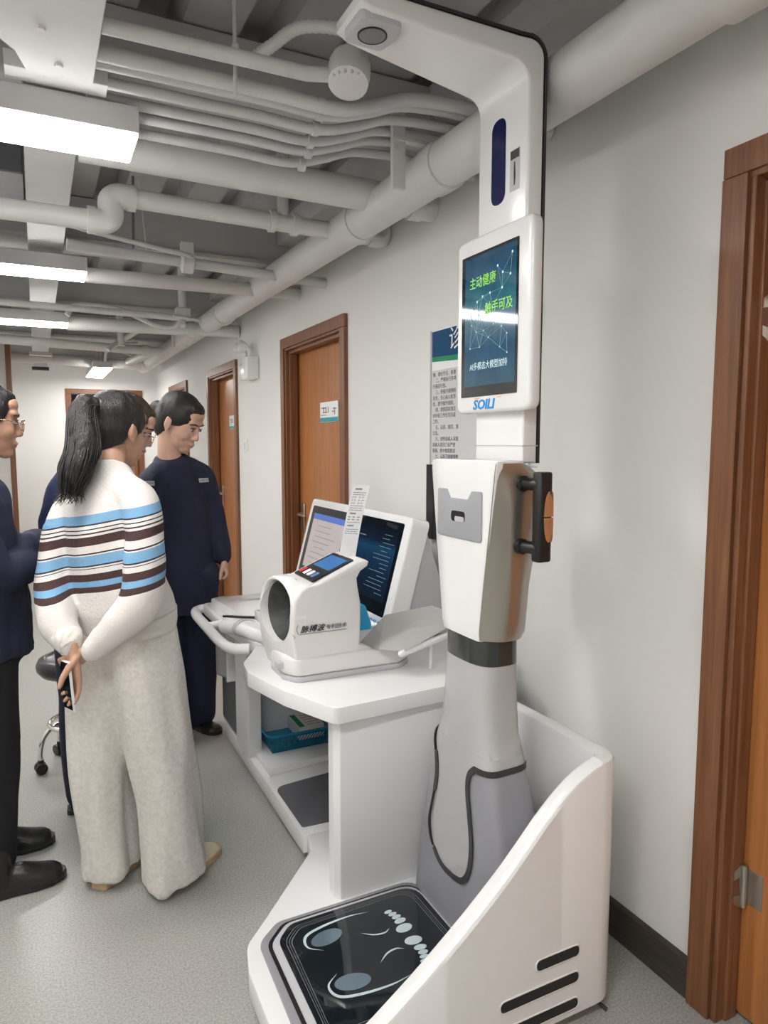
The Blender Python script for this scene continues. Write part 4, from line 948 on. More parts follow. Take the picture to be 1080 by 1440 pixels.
# ---------------------------------------------------------------- loose things on the desk
t = thing('clear_document_tray', 'translucent grey acrylic board lying tilted beside the monitor', 'tray', (1.1, 2.05, .72))
def glassy(name, col, alpha):
    m = mat(name, col, .25, var=.02); m.node_tree.nodes['Principled BSDF'].inputs['Alpha'].default_value = alpha; return m
ga = glassy('grey_acrylic', (.50, .49, .48), .82)
bm = BM(); tp = [(.940, 2.07, .800), (.965, 1.975, .797), (1.03, 1.915, .800), (1.22, 1.93, .862), (1.245, 1.97, .885), (1.20, 2.04, .905), (1.05, 2.10, .875)]
vs = [bm.verts.new(p) for p in tp]; bm.faces.new(vs); bmesh.ops.solidify(bm, geom=bm.faces[:], thickness=.004)
obj('board', bm, ga, t)
obj('support_bar', tube(BM(), [(1.02, 1.925, .790), (1.20, 1.93, .83)], .011, 10, round_cap=True), M_WHITE2, t, angle=60)
obj('rest_leg', tube(BM(), [(1.15, 1.96, .712), (1.15, 1.96, .835)], .006, 8), M_WHITE2, t)
t = thing('tape_dispenser', 'bright blue plastic dispenser behind the blood pressure monitor', 'dispenser', (1.05, 2.35, .712))
bm = BM(); prism(bm, rpoly([(1.0, .713), (1.085, .713), (1.095, .79), (1.07, .865), (1.02, .875), (.995, .80)], .02), 'y', 2.30, 2.40, .01, 3); obj('body', bm, M_CYAN, t, angle=40)
bm = BM(); 
for k in range(3): lathe(bm, (1.03 + .012 * k, 2.299, .76), [(.004, 0), (.004, -.002)], 8, (0, 1, 0))
obj('dot', bm, M_PAPER, t)
# basket in the niche
t = thing('blue_basket', 'blue perforated plastic basket on the shelf of the niche', 'basket', (.98, 2.9, .132))
def basket():
    bx0, bx1, by0, by1, z0, z1 = .835, 1.16, 2.775, 3.065, .1325, .212
    # floor with rim
    obj('bottom', prism(BM(), rrect(bx0 + .02, bx1 - .02, by0 + .02, by1 - .02, .02), 'z', z0, z0 + .004), M_BLUE, t)
    bm = BM(); rim = [(x, y, z1) for x, y in rrect(bx0, bx1, by0, by1, .03)]
    tube(bm, rim, (.005, .006), 6, closed=True); obj('rim', bm, M_BLUE, t, angle=60)
    def wall(A, B, a, b):
        A, B, a, b = map(V, (A, B, a, b))   # bottom A-B, top a-b ; slanted slats leave holes
        n = 22; bm = BM()
        def q(s, h): return (A + (B - A) * s) * (1 - h) + (a + (b - a) * s) * h
        for h0, h1 in ((.0, .16), (.42, .50), (.80, 1.0)):
            vs = [bm.verts.new(p) for p in (q(0, h0), q(1, h0), q(1, h1), q(0, h1))]; bm.faces.new(vs)
        for (h0, h1) in ((.16, .42), (.50, .80)):
            for k in range(n):
                s0 = k / n; sh = .5 / n
                vs = [bm.verts.new(q(max(0, min(1, s)), h)) for s, h in ((s0 - sh, h0), (s0 + .42 / n - sh, h0), (s0 + .42 / n + sh, h1), (s0 + sh, h1))]; bm.faces.new(vs)
        bmesh.ops.solidify(bm, geom=bm.faces[:], thickness=.002)
        obj('perforated_side', bm, M_BLUE, t)
    i = .02
    c = [(bx0, by0), (bx1, by0), (bx1, by1), (bx0, by1)]; d = [(bx0 + i, by0 + i), (bx1 - i, by0 + i), (bx1 - i, by1 - i), (bx0 + i, by1 - i)]
    for k in range(4):
        k2 = (k + 1) % 4; wall((*d[k], z0), (*d[k2], z0), (*c[k], z1), (*c[k2], z1))
basket()
t = thing('card_box', 'small printed box lying inside the blue basket', 'box', (1.08, 2.94, .14))
obj('carton', box(BM(), 1.0, 1.12, 2.86, 3.02, .1375, .195, .002), M_PAPER, t)
bm = BM(); box(bm, 1.005, 1.03, 2.865, 3.015, .1952, .1956); obj('print_stripe', bm, M_GREEN, t)
bm = BM()
for k in range(5): box(bm, 1.045, 1.11, 2.88 + k * .028, 2.885 + k * .028, .1952, .1956)
obj('print_line', bm, mat('print_red', (.6, .15, .15), .5, var=.05), t)
#PEOPLE
# ================================================================ PEOPLE
def frame(f, up=(0, 0, 1)):
    f = V(f).normalized(); l = V(up).cross(f).normalized(); u = f.cross(l).normalized()
    return Matrix((f, l, u)).transposed()
def L2W(R, c):
    return lambda p: V(c) + R @ V(p)
def head_bm(bm, R, c, k=1.0, female=True):
    W = L2W(R, c)
    def e(p, r, rx=None):
        rot = R @ rx if rx is not None else R
        ell(bm, W(V(p) * k), V(r) * k, rot, 20, 14)
    e((-.012, 0, .030), (.092, .074, .085)); e((.030, 0, -.012), (.060, .064, .080)); e((.040, 0, -.055), (.050, .052, .052))
    e((.062, 0, -.094), (.026, .030, .022)); e((.046, .034, -.030), (.036, .028, .034)); e((.046, -.034, -.030), (.036, .028, .034))
    e((.070, 0, .032), (.022, .052, .016)); e((.058, 0, .058), (.030, .052, .030))
    tube(bm, [W(V(q) * k) for q in ((.084, 0, .012), (.093, 0, -.012), (.101, 0, -.030))], [.0075 * k, .0085 * k, .0105 * k], 10, round_cap=True)
    e((.093, .011, -.035), (.010, .008, .007)); e((.093, -.011, -.035), (.010, .008, .007))
    e((.089, 0, -.061), (.010, .021, .006)); e((.086, 0, -.072), (.010, .018, .007))
    for s in (1, -1):
        rx = Matrix.Rotation(s * .25, 3, 'Z')
        e((-.008, s * .076, -.012), (.018, .006, .030), rx); e((-.016, s * .081, -.005), (.010, .006, .026), rx); e((-.004, s * .079, -.036), (.009, .006, .010), rx)
def eyes(parent, R, c, k=1.0, glasses=None):
    W = L2W(R, c)
    for s in (1, -1):
        bm = BM(); ell(bm, W(V((.0775, s * .031, .004)) * k), V((.011, .0135, .0052)) * k, R); obj('eye', bm, M_EYEW, parent, smooth=True)
        bm = BM(); ell(bm, W(V((.0850, s * .0315, .003)) * k), V((.0045, .0055, .0056)) * k, R); obj('iris', bm, M_HAIR, parent, smooth=True)
        bm = BM(); tube(bm, [W(V(q) * k) for q in ((.0865, s * .016, .0095), (.0885, s * .030, .0125), (.0800, s * .047, .0085))], [.0016, .0022, .0014], 6, round_cap=True); obj('eyelid', bm, M_HAIR, parent, smooth=True)
        bm = BM(); tube(bm, [W(V(q) * k) for q in ((.0895, s * .014, .026), (.0885, s * .032, .031), (.0740, s * .054, .024))], [.0032, .0038, .0018], 6, round_cap=True); obj('eyebrow', bm, M_HAIR, parent, smooth=True)
    bm = BM(); tube(bm, [W(V(q) * k) for q in ((.0870, .021, -.0655), (.0945, .008, -.0630), (.0945, -.008, -.0630), (.0870, -.021, -.0655))], [.002, .0042, .0042, .002], 8, round_cap=True)
    tube(bm, [W(V(q) * k) for q in ((.0850, .019, -.0675), (.0910, .007, -.0720), (.0910, -.007, -.0720), (.0850, -.019, -.0675))], [.002, .0048, .0048, .002], 8, round_cap=True)
    link('lips', blob(bm, .0015, 2), M_LIP, parent)
    if glasses:
        g = bpy.data.objects.new('x', None); bpy.data.objects.remove(g)
        bm = BM()
        for s in (1, -1):
            rp = [W(V((.106 - .10 * (.034 * cos(q * pi / 10)) * 0, s * .034 + .025 * cos(q * pi / 10), -.002 + .021 * sin(q * pi / 10))) * k) for q in range(20)]
            tube(bm, rp, .0014, 6, closed=True)
            tube(bm, [W(V(q) * k) for q in ((.105, s * .059, .003), (.06, s * .076, .006), (-.005, s * .081, .008))], .0013, 5)
        tube(bm, [W(V(q) * k) for q in ((.106, .010, .004), (.110, 0, .006), (.106, -.010, .004))], .0013, 5)
        gl_ = obj('glasses', bm, glasses, parent, smooth=True)
        for s in (1, -1):
            bm = BM(); ring = [bm.verts.new(W(V((.1055, s * .034 + .0245 * cos(q * pi / 10), -.002 + .0205 * sin(q * pi / 10))) * k)) for q in range(20)]; bm.faces.new(ring)
            bmesh.ops.solidify(bm, geom=bm.faces[:], thickness=.001)
            mm = glassy('spectacle_lens', (.8, .8, .8), .15); obj('lens', bm, mm, gl_)
def hair_cap(R, c, k=1.0, low=True, front=.0):
    bm = BM(); W = L2W(R, c)
    def e(p, r): ell(bm, W(V(p) * k), V(r) * k, R, 24, 16)
    e((-.022 + front, 0, .044), (.096, .082, .083)); e((-.048, 0, .0), (.064, .074, .080))
    if low: e((-.055, 0, -.040), (.046, .058, .055))
    for s in (1, -1): e((.002, s * .058, .036), (.052, .020, .050))
    e((.004 + front, 0, .076), (.072, .064, .036))
    return bm
def limb(bm, pts, rad, side=None, seg=16): tube(bm, cat(pts, 5), interp_r(rad, len(pts), 5), seg, side=side, round_cap=True)
def interp_r(rad, n, m):
    out = []
    for i in range(n - 1):
        for k in range(m):
            s = k / m; a, b = rad[i], rad[i + 1]
            out.append(tuple(x + (y - x) * s for x, y in zip(a, b)) if isinstance(a, tuple) else a + (b - a) * s)
    out.append(rad[-1]); return out
def hand_bm(bm, wrist, d, n, s, curl=.5, k=1.0, spread=1.0, thumb_open=.5, thumb_n=.35):
    """d: towards the fingers, n: palm normal (fingers curl that way), s: thumb side"""
    d, n, s = V(d).normalized(), V(n).normalized(), V(s).normalized(); w0 = V(wrist)
    tube(bm, [w0 - d * .03 * k, w0 + d * .01 * k, w0 + d * .045 * k, w0 + d * .085 * k], [(.024 * k, .019 * k), (.028 * k, .018 * k), (.038 * k, .016 * k), (.040 * k, .013 * k)], 14, side=s, round_cap=True)
    for i, (off, ln) in enumerate(((.030, .072), (.010, .080), (-.010, .074), (-.029, .058))):
        p = w0 + (d * .088 + s * off * spread) * k; a = 0; pts = [p - d * .02 * k, p]; cu = curl[i] if isinstance(curl, (list, tuple)) else curl
        for seg_, f in ((.42, .8), (.32, 1.1), (.26, .8)):
            a += cu * f; p = p + (d * cos(a) + n * sin(a)) * ln * seg_ * k; pts.append(p)
        tube(bm, pts, [.0095 * k, .0095 * k, .0088 * k, .008 * k, .0068 * k], 10, round_cap=True)
    p = w0 + d * .015 * k + s * .022 * k; dd = (d * .75 + s * thumb_open + n * thumb_n).normalized()
    tube(bm, [p, p + dd * .035 * k, p + (dd * .058 + d * .012 + n * .006) * k, p + (dd * .07 + d * .030 + n * .010) * k], [.014 * k, .0125 * k, .0105 * k, .0085 * k], 10, round_cap=True)
def shoe(parent, heel, d, m, sole, ln=.25, name='shoe', high=.075, solem=None, boot=0.0, toe=1.0):
    d = V((d[0], d[1], 0)).normalized(); l = V((-d.y, d.x, 0)); h = V((heel[0], heel[1], 0))
    bm = BM()
    st = [(.012, .030, .050), (.05, .034, high), (.09, .036, high), (.13, .040, .062), (.175, .046, .048), (.22, .042, .040), (ln - .01, .026, .030)]
    rg = []
    for x, wd, ht in st:
        if x > .1: ht *= toe; wd *= (1 + (toe - 1) * .3)
        x = x * ln / .25 if x < ln - .011 else x
        rg.append([h + d * x + l * (wd * cos(a)) + V((0, 0, .018 + max(0, sin(a)) * (ht - .018) - (.004 if sin(a) < 0 else 0))) for a in [q * pi / 8 for q in range(16)]])
    loft(bm, rg)
    if boot: tube(bm, [h + d * .065 + V((0, 0, .05)), h + d * .06 + V((0, 0, .05 + boot))], [(.046, .042), (.044, .046)], 14, side=d, round_cap=True)
    o = link(name, blob(bm, .005, 3), m, parent)
    out = []
    for (x, wd) in ((.0, .022), (.01, .031), (.05, .037), (.11, .038), (.17, .047), (.22, .044), (ln - .008, .027), (ln + .002, .012)):
        out.append((x, wd))
    poly = [(h + d * x + l * wd).to_2d() for x, wd in out] + [(h + d * x - l * wd).to_2d() for x, wd in out[::-1]]
    obj('sole', prism(BM(), [tuple(p) for p in poly], 'z', .001, sole, .003), solem or m, o)
    return o
def trouser(bm, hip, knee, ankle, rh, rk, ra, side, flare=0.0):
    limb(bm, [hip, (V(hip) + V(knee)) / 2, knee, (V(knee) + V(ankle)) / 2, ankle], [rh, tuple((a + b) / 2 for a, b in zip(rh, rk)), rk, tuple((a + b) / 2 for a, b in zip(rk, ra)), ra], side, 24)

# ---------------------------------------------------------------- woman in the striped sweater
t = thing('person', 'woman with ponytail in a cream sweater with blue and brown stripes, hands behind back', 'person', (.24, 2.35, 0), 'people in the corridor')
d = V((.71, .71, 0)); l = V((-.71, .71, 0)); r_ = -l
HC = V((.258, 2.56, 1.505)); HR = frame((.80, .58, -.22))
# body skin: head, neck, trunk core, arms, hands, legs as one surface
bm = BM(); head_bm(bm, HR, HC)
limb(bm, [HC + HR @ V((-.025, 0, -.06)), V((.222, 2.49, 1.385)), V((.205, 2.45, 1.29))], [.048, .046, .048])
limb(bm, [(.205, 2.45, 1.27), (.215, 2.42, 1.1), (.235, 2.40, .92)], [(.08, .05), (.09, .06), (.11, .075)], l)
limb(bm, [(.19, 2.46, 1.26), (.10, 2.53, 1.22), (.034, 2.42, 1.0), (.066, 2.215, .865)], [.034, .034, .032, .024])
limb(bm, [(.21, 2.43, 1.26), (.285, 2.33, 1.24), (.265, 2.17, 1.0), (.135, 2.18, .862)], [.034, .034, .032, .024])
limb(bm, [(.17, 2.44, .90), (.165, 2.43, .5), (.165, 2.42, .09)], [.06, .05, .04]); limb(bm, [(.30, 2.35, .90), (.33, 2.33, .5), (.345, 2.31, .09)], [.06, .05, .04])
hand_bm(bm, (.072, 2.205, .845), (.06, -.08, -1), (-.95, -.30, -.03), (.30, -.95, .09), [.22, .28, .35, .45], .92, thumb_open=.25, thumb_n=.95)
hand_bm(bm, (.125, 2.195, .855), (-.55, .30, -.5), (-.3, .8, .1), (-.7, -.4, .2), .9, .78)
body = blobj('body', bm, M_SKIN, t, voxel=.0045, smooth=3)
eyes(t, HR, HC)
# nails of the thumb
# hair
W = L2W(HR, HC)
bm = hair_cap(HR, HC, 1.05); 
link('hair', blob(bm, .006, 4, fold=.004, fscale=40, fstretch=(1, 1, .3)), M_HAIR, t)
bm = BM(); root = W((-.105, .0, .052))
pt = [W((-.075, 0, .06)), root, W((-.150, .006, .038)), V((.135, 2.410, 1.45)), V((.113, 2.385, 1.385)), V((.098, 2.372, 1.335)), V((.092, 2.365, 1.305))]
tube(bm, cat(pt, 5), interp_r([.036, .030, .040, .050, .050, .036, .012], 7, 5), 18, round_cap=True)
pony = link('ponytail', blob(bm, .006, 2, fold=.006, fscale=45, fstretch=(1, 1, .2)), M_HAIR, t)
rnd = random.Random(11); bm = BM()
for k in range(110):
    a = rnd.uniform(0, 2 * pi); rr_ = rnd.uniform(.6, 1.12); ox, oy = cos(a), sin(a)
    pts = []
    for i, (p, rad) in enumerate(zip(pt[1:], (.028, .040, .050, .050, .040, .030))):
        pts.append(p + V((ox, oy, 0)) * rad * rr_ + V((rnd.gauss(0, .002), rnd.gauss(0, .002), 0)))
    pts.append(pts[-1] + V((rnd.gauss(-.01, .012), rnd.gauss(0, .01), -rnd.uniform(.0, .035))))
    c_ = cat(pts, 4); tube(bm, c_, [.0034 * (1 - .8 * i / len(c_)) for i in range(len(c_))], 4)
s_ = obj('hair_strand', bm, M_HAIR, pony, smooth=True); s_['kind'] = 'stuff'
bm = BM(); tube(bm, [root + HR @ V((-.004, .031 * cos(q * pi / 8), .031 * sin(q * pi / 8))) for q in range(16)], .007, 8, closed=True); obj('hair_tie', bm, M_BLACK, t, smooth=True)
bm = BM()
for k in range(7): 
    y = -.03 + .01 * k; tube(bm, cat([W((-.112, y * .5, .062)), W((-.095, y, .086)), W((-.06, y * 1.2, .116))], 4), .0016, 5)
obj('hair_comb', bm, M_GOLD, t)
# sweater
def stripes():
    m = bpy.data.materials.new('striped_knit'); m.use_nodes = True; nt = m.node_tree; b = nt.nodes['Principled BSDF']
    tc = nt.nodes.new('ShaderNodeTexCoord'); sp = nt.nodes.new('ShaderNodeSeparateXYZ'); mr = nt.nodes.new('ShaderNodeMapRange')
    ad = nt.nodes.new('ShaderNodeMath'); ad.operation = 'MULTIPLY_ADD'; ad.inputs[1].default_value = -.20
    z = lambda py: 1.248 - (py - 720) * .002215 - .20 * .165
    mr.inputs['From Min'].default_value = .94; mr.inputs['From Max'].default_value = 1.24
    Wh, Bl, Br, Bk = (.66, .625, .60), (.17, .34, .52), (.050, .022, .022), (.03, .022, .03)
    seq = [(722, Bl), (735, Bk), (737, Wh), (741, Bk), (743, Wh), (746.5, Bk), (748.5, Wh), (752, Br), (764, Wh), (774, Bk), (776, Wh), (778, Bl), (791, Bk), (793, Wh), (795, Bk), (796.5, Wh), (803, Br), (813, Bl), (821, Br), (829, Wh)]
    r = nt.nodes.new('ShaderNodeValToRGB'); r.color_ramp.interpolation = 'CONSTANT'
    asc = seq[::-1]; el = []
    # ascending z: colour below each boundary
    for i, (py, c) in enumerate(asc): el.append(((z(py) - .94) / .30, asc[i - 1][1] if False else None))
    bounds = [z(py) for py, c in asc]            # ascending z
    cols = [c for py, c in asc]                  # colour BELOW bound (larger py) is cols[i]; above bound i is cols of next
    stops = [(0.0, Wh)] + [((bounds[i] - .94) / .30, (cols[i + 1] if i + 1 < len(cols) else Wh)) for i in range(len(bounds))]
    # colour just above bound i (smaller py) belongs to entry i+1 in ascending order
    while len(r.color_ramp.elements) < len(stops): r.color_ramp.elements.new(.5)
    for e, (p, c) in zip(r.color_ramp.elements, stops): e.position = max(0, min(1, p)); e.color = (*c, 1)
    nt.links.new(tc.outputs['Object'], sp.inputs[0]); nt.links.new(sp.outputs['X'], ad.inputs[0]); nt.links.new(sp.outputs['Z'], ad.inputs[2])
    nt.links.new(ad.outputs[0], mr.inputs['Value']); nt.links.new(mr.outputs[0], r.inputs[0])
    n = nt.nodes.new('ShaderNodeTexNoise'); n.inputs['Scale'].default_value = 140; bp = nt.nodes.new('ShaderNodeBump'); bp.inputs['Strength'].default_value = .25; bp.inputs['Distance'].default_value = .01
    nt.links.new(tc.outputs['Object'], n.inputs['Vector']); nt.links.new(n.outputs['Fac'], bp.inputs['Height']); nt.links.new(bp.outputs[0], b.inputs['Normal'])
    nt.links.new(r.outputs[0], b.inputs['Base Color']); b.inputs['Roughness'].default_value = .9
    return m
M_STRIPE = stripes()
bm = BM()
tube(bm, cat([(.238, 2.395, .875), (.228, 2.39, .95), (.212, 2.395, 1.05), (.203, 2.42, 1.16), (.203, 2.445, 1.25), (.212, 2.465, 1.32), (.224, 2.493, 1.385)], 4), interp_r([(.178, .138), (.180, .136), (.162, .122), (.152, .115), (.146, .105), (.112, .082), (.060, .062)], 7, 4), 28, side=l)
limb(bm, [(.15, 2.50, 1.285), (.098, 2.535, 1.235), (.055, 2.49, 1.13), (.032, 2.42, 1.0), (.038, 2.30, .92), (.066, 2.225, .867)], [.070, .062, .058, .062, .056, .036])
limb(bm, [(.25, 2.40, 1.300), (.288, 2.325, 1.265), (.288, 2.235, 1.13), (.262, 2.165, 1.0), (.195, 2.150, .925), (.130, 2.165, .858)], [.070, .064, .062, .064, .058, .038])
sw = blobj('sweater', bm, M_STRIPE, t, voxel=.007, smooth=5, fold=.008, fscale=9, fstretch=(1, 1, .7), ffun=lambda c: 1.0 if c.z < 1.2 else .4)
def ribm(name, col):
    m = bpy.data.materials.new(name); m.use_nodes = True; nt = m.node_tree; b = nt.nodes['Principled BSDF']
    b.inputs['Base Color'].default_value = (*col, 1); b.inputs['Roughness'].default_value = .9
    tc = nt.nodes.new('ShaderNodeTexCoord'); wv = nt.nodes.new('ShaderNodeTexWave'); wv.bands_direction = 'DIAGONAL'; wv.inputs['Scale'].default_value = 28
    mp = nt.nodes.new('ShaderNodeMapping'); mp.inputs['Scale'].default_value = (1, -1, 0)
    bp = nt.nodes.new('ShaderNodeBump'); bp.inputs['Strength'].default_value = .5; bp.inputs['Distance'].default_value = .004
    nt.links.new(tc.outputs['Object'], mp.inputs[0]); nt.links.new(mp.outputs[0], wv.inputs['Vector']); nt.links.new(wv.outputs['Fac'], bp.inputs['Height']); nt.links.new(bp.outputs[0], b.inputs['Normal'])
    return m
M_RIB = ribm('ribbed_knit', (.68, .65, .61))
bm = BM(); tube(bm, cat([(.240, 2.395, .845), (.238, 2.395, .875), (.234, 2.393, .915)], 3), interp_r([(.172, .132), (.179, .140), (.184, .141)], 3, 3), 36, side=l); obj('ribbed_hem', bm, M_RIB, sw, smooth=True)
for a, b in (((.071, 2.212, .855), (.058, 2.248, .890)), ((.122, 2.174, .850), (.160, 2.166, .888))):
    bm = BM(); tube(bm, [a, (V(a) + V(b)) / 2, b], [.034, .040, .045], 20); obj('ribbed_cuff', bm, M_RIB, sw, smooth=True)
# trousers
bm = BM()
tube(bm, cat([(.178, 2.43, .86), (.170, 2.42, .70), (.160, 2.42, .52), (.160, 2.42, .32), (.168, 2.42, .14), (.172, 2.42, .035)], 4), interp_r([(.105, .125), (.105, .125), (.100, .115), (.094, .108), (.092, .108), (.095, .112)], 6, 4), 28, side=l)
tube(bm, cat([(.285, 2.36, .86), (.300, 2.34, .70), (.320, 2.32, .52), (.338, 2.30, .32), (.352, 2.29, .14), (.360, 2.285, .03)], 4), interp_r([(.105, .125), (.105, .128), (.100, .120), (.095, .115), (.094, .115), (.098, .120)], 6, 4), 28, side=l)
tube(bm, [(.235, 2.40, .76), (.235, 2.398, .84), (.235, 2.397, .93)], [(.160, .125), (.172, .135), (.165, .125)], 28, side=l)
blobj('wide_trousers', bm, M_PANTS, t, voxel=.008, smooth=5, fold=.028, fscale=9, fstretch=(1, 1, .18), ffun=lambda c: .35 + .65 * max(0, min(1, (.8 - c.z) / .5)))
shoe(t, (.118, 2.350), d, M_CANVAS, .026, .24, solem=M_TAN); shoe(t, (.345, 2.245), d, M_CANVAS, .026, .245, solem=M_TAN)
ph = thing('phone', 'white smartphone held in the hand behind her back', 'phone', (.065, 2.2, .76))
pd = V((.06, -.08, -1)).normalized(); pn = V((-.95, -.30, -.03)); pn = (pn - pd * pn.dot(pd)).normalized(); ps = pd.cross(pn)
def pbox(name, c, hd, hs, hn, m, bev=.003):
    b2 = BM(); box(b2, -hd, hd, -hs, hs, -hn, hn, bev); Mx = Matrix((pd, ps, pn)).transposed().to_4x4(); Mx.translation = V(c); b2.transform(Mx); return obj(name, b2, m, ph, angle=30)
pc = V((.072, 2.205, .845)) + pd * .090 + pn * .0235 + ps * .004
pbox('case', pc, .074, .036, .0042, M_WHITE2); pbox('screen', pc + pn * .0043, .070, .033, .0004, M_GLASS, 0)

# ---------------------------------------------------------------- person at the left edge, arms folded
t = thing('person', 'person at the left edge with glasses, navy jacket and folded arms', 'person', (-.16, 2.58, 0), 'people in the corridor')
f = V((1, .08, 0)).normalized(); l = V((-.08, 1, 0)); HC = V((-.140, 2.60, 1.535)); HR = frame((1, .10, -.14))
bm = BM(); head_bm(bm, HR, HC)
limb(bm, [HC + HR @ V((-.02, 0, -.06)), (-.165, 2.59, 1.41), (-.185, 2.59, 1.33)], [.05, .05, .06])
limb(bm, [(-.185, 2.59, 1.33), (-.18, 2.59, 1.1), (-.17, 2.59, .9)], [(.11, .075), (.11, .075), (.11, .08)], l)
limb(bm, [(-.17, 2.53, .9), (-.165, 2.52, .5), (-.165, 2.50, .09)], [.06, .05, .04]); limb(bm, [(-.17, 2.66, .9), (-.19, 2.70, .5), (-.19, 2.72, .09)], [.06, .05, .04])
limb(bm, [(-.19, 2.47, 1.30), (-.15, 2.45, 1.08), (-.06, 2.53, 1.08), (-.06, 2.66, 1.12)], [.045, .038, .032, .024]); limb(bm, [(-.19, 2.72, 1.32), (-.14, 2.76, 1.08), (-.02, 2.70, 1.11), (-.06, 2.58, 1.11)], [.045, .038, .032, .024])
hand_bm(bm, (-.05, 2.66, 1.12), (-.7, .5, .0), (-1, -.2, 0), (0, .1, 1), .5, .9); hand_bm(bm, (-.07, 2.58, 1.11), (-.8, -.4, .0), (-1, .2, 0), (0, -.1, 1), .5, .9)
blobj('body', bm, M_SKIN, t, voxel=.005, smooth=3); eyes(t, HR, HC, 1.0, M_GOLD)
bm = hair_cap(HR, HC, 1.05); W = L2W(HR, HC); limb(bm, [W((-.06, 0, 0)), W((-.105, 0, -.04)), W((-.11, 0, -.12))], [.06, .05, .03])
link('hair', blob(bm, .006, 4, fold=.004, fscale=40, fstretch=(1, 1, .3)), M_HAIR, t)
bm = BM()
tube(bm, cat([(-.175, 2.59, .775), (-.175, 2.59, .95), (-.185, 2.59, 1.12), (-.19, 2.59, 1.27), (-.190, 2.59, 1.345), (-.175, 2.59, 1.385)], 4), interp_r([(.165, .145), (.165, .135), (.172, .125), (.165, .110), (.12, .085), (.065, .065)], 6, 4), 28, side=l)
limb(bm, [(-.19, 2.51, 1.325), (-.19, 2.44, 1.29), (-.170, 2.43, 1.16), (-.135, 2.445, 1.065), (-.062, 2.505, 1.065), (-.04, 2.61, 1.10)], [.075, .07, .068, .066, .058, .048])
limb(bm, [(-.19, 2.68, 1.325), (-.19, 2.74, 1.28), (-.15, 2.77, 1.16), (-.10, 2.76, 1.08), (-.02, 2.69, 1.11), (-.04, 2.58, 1.12)], [.075, .07, .068, .066, .056, .05])
blobj('jacket', bm, M_NAVY, t, voxel=.007, smooth=4, fold=.011, fscale=10, fstretch=(1, 1, .8))
bm = BM(); trouser(bm, (-.175, 2.52, .84), (-.165, 2.515, .48), (-.17, 2.505, .10), (.085, .10), (.068, .075), (.055, .058), l); trouser(bm, (-.175, 2.66, .84), (-.185, 2.69, .48), (-.19, 2.715, .10), (.085, .10), (.068, .075), (.055, .058), l)
tube(bm, [(-.175, 2.59, .76), (-.175, 2.59, .92)], [(.15, .125), (.15, .12)], 24, side=l)
blobj('trousers', bm, M_BLACKC, t, voxel=.009, smooth=4, fold=.008, fscale=10, fstretch=(1, 1, .4))
shoe(t, (-.235, 2.455), (1, .12), M_LEATHER, .03, .265, name='ankle_boot', high=.095, solem=M_BLACK, boot=.07, toe=1.5); shoe(t, (-.265, 2.715), (1, .05), M_LEATHER, .03, .265, name='ankle_boot', high=.095, solem=M_BLACK, boot=.07, toe=1.5)

# ---------------------------------------------------------------- person bending behind the striped sweater
t = thing('person', 'person in navy bending forward, mostly hidden behind the striped sweater', 'person', (.13, 3.0, 0), 'people in the corridor')
l = V((-.1, 1, 0)); HC = V((.338, 2.99, 1.525)); HR = frame((.92, -.12, -.42))
bm = BM(); head_bm(bm, HR, HC)
limb(bm, [HC + HR @ V((-.02, 0, -.06)), (.275, 2.99, 1.43), (.235, 2.99, 1.38)], [.05, .05, .06])
limb(bm, [(.24, 2.99, 1.39), (.18, 3.0, 1.15), (.12, 3.0, .92)], [(.11, .075), (.11, .075), (.11, .08)], l)
limb(bm, [(.12, 2.93, .9), (.12, 2.93, .5), (.11, 2.93, .09)], [.06, .05, .04]); limb(bm, [(.12, 3.07, .9), (.2, 3.08, .5), (.24, 3.09, .09)], [.06, .05, .04])
limb(bm, [(.21, 2.86, 1.38), (.10, 2.82, 1.16), (.18, 2.84, 1.02), (.24, 2.86, .95)], [.045, .038, .032, .024]); limb(bm, [(.21, 3.12, 1.38), (.17, 3.18, 1.15), (.20, 3.16, 1.02), (.26, 3.12, .95)], [.045, .038, .032, .024])
hand_bm(bm, (.24, 2.86, .95), (.6, 0, -.8), (0, .3, -1), (0, 1, .2), .5, .9); hand_bm(bm, (.26, 3.12, .95), (.6, 0, -.8), (0, -.3, -1), (0, -1, .2), .5, .9)
blobj('body', bm, M_SKINP, t, voxel=.0055, smooth=3); eyes(t, HR, HC, 1.0, M_GOLD)
link('hair', blob(hair_cap(HR, HC, 1.06), .006, 4, fold=.004, fscale=40, fstretch=(1, 1, .3)), M_HAIRB, t)
bm = BM()
tube(bm, cat([(.12, 3.0, .80), (.125, 3.0, .95), (.14, 3.0, 1.12), (.165, 3.0, 1.27), (.20, 2.995, 1.37), (.25, 2.99, 1.425)], 4), interp_r([(.165, .135), (.165, .130), (.175, .130), (.172, .118), (.135, .095), (.065, .065)], 6, 4), 28, side=l)
limb(bm, [(.20, 2.91, 1.375), (.15, 2.83, 1.345), (.085, 2.80, 1.24), (.065, 2.80, 1.13), (.13, 2.82, 1.04), (.21, 2.85, .97)], [.078, .078, .074, .066, .055, .042])
limb(bm, [(.20, 3.07, 1.375), (.19, 3.14, 1.34), (.17, 3.18, 1.24), (.17, 3.18, 1.13), (.19, 3.17, 1.04), (.24, 3.13, .97)], [.078, .074, .07, .062, .055, .042])
blobj('jacket', bm, M_NAVY2, t, voxel=.0075, smooth=4, fold=.009, fscale=10, fstretch=(1, 1, .8))
bm = BM(); trouser(bm, (.12, 2.93, .86), (.115, 2.93, .48), (.112, 2.93, .07), (.09, .10), (.075, .08), (.065, .07), l); trouser(bm, (.13, 3.07, .86), (.19, 3.08, .48), (.235, 3.09, .07), (.09, .10), (.075, .08), (.065, .07), l)
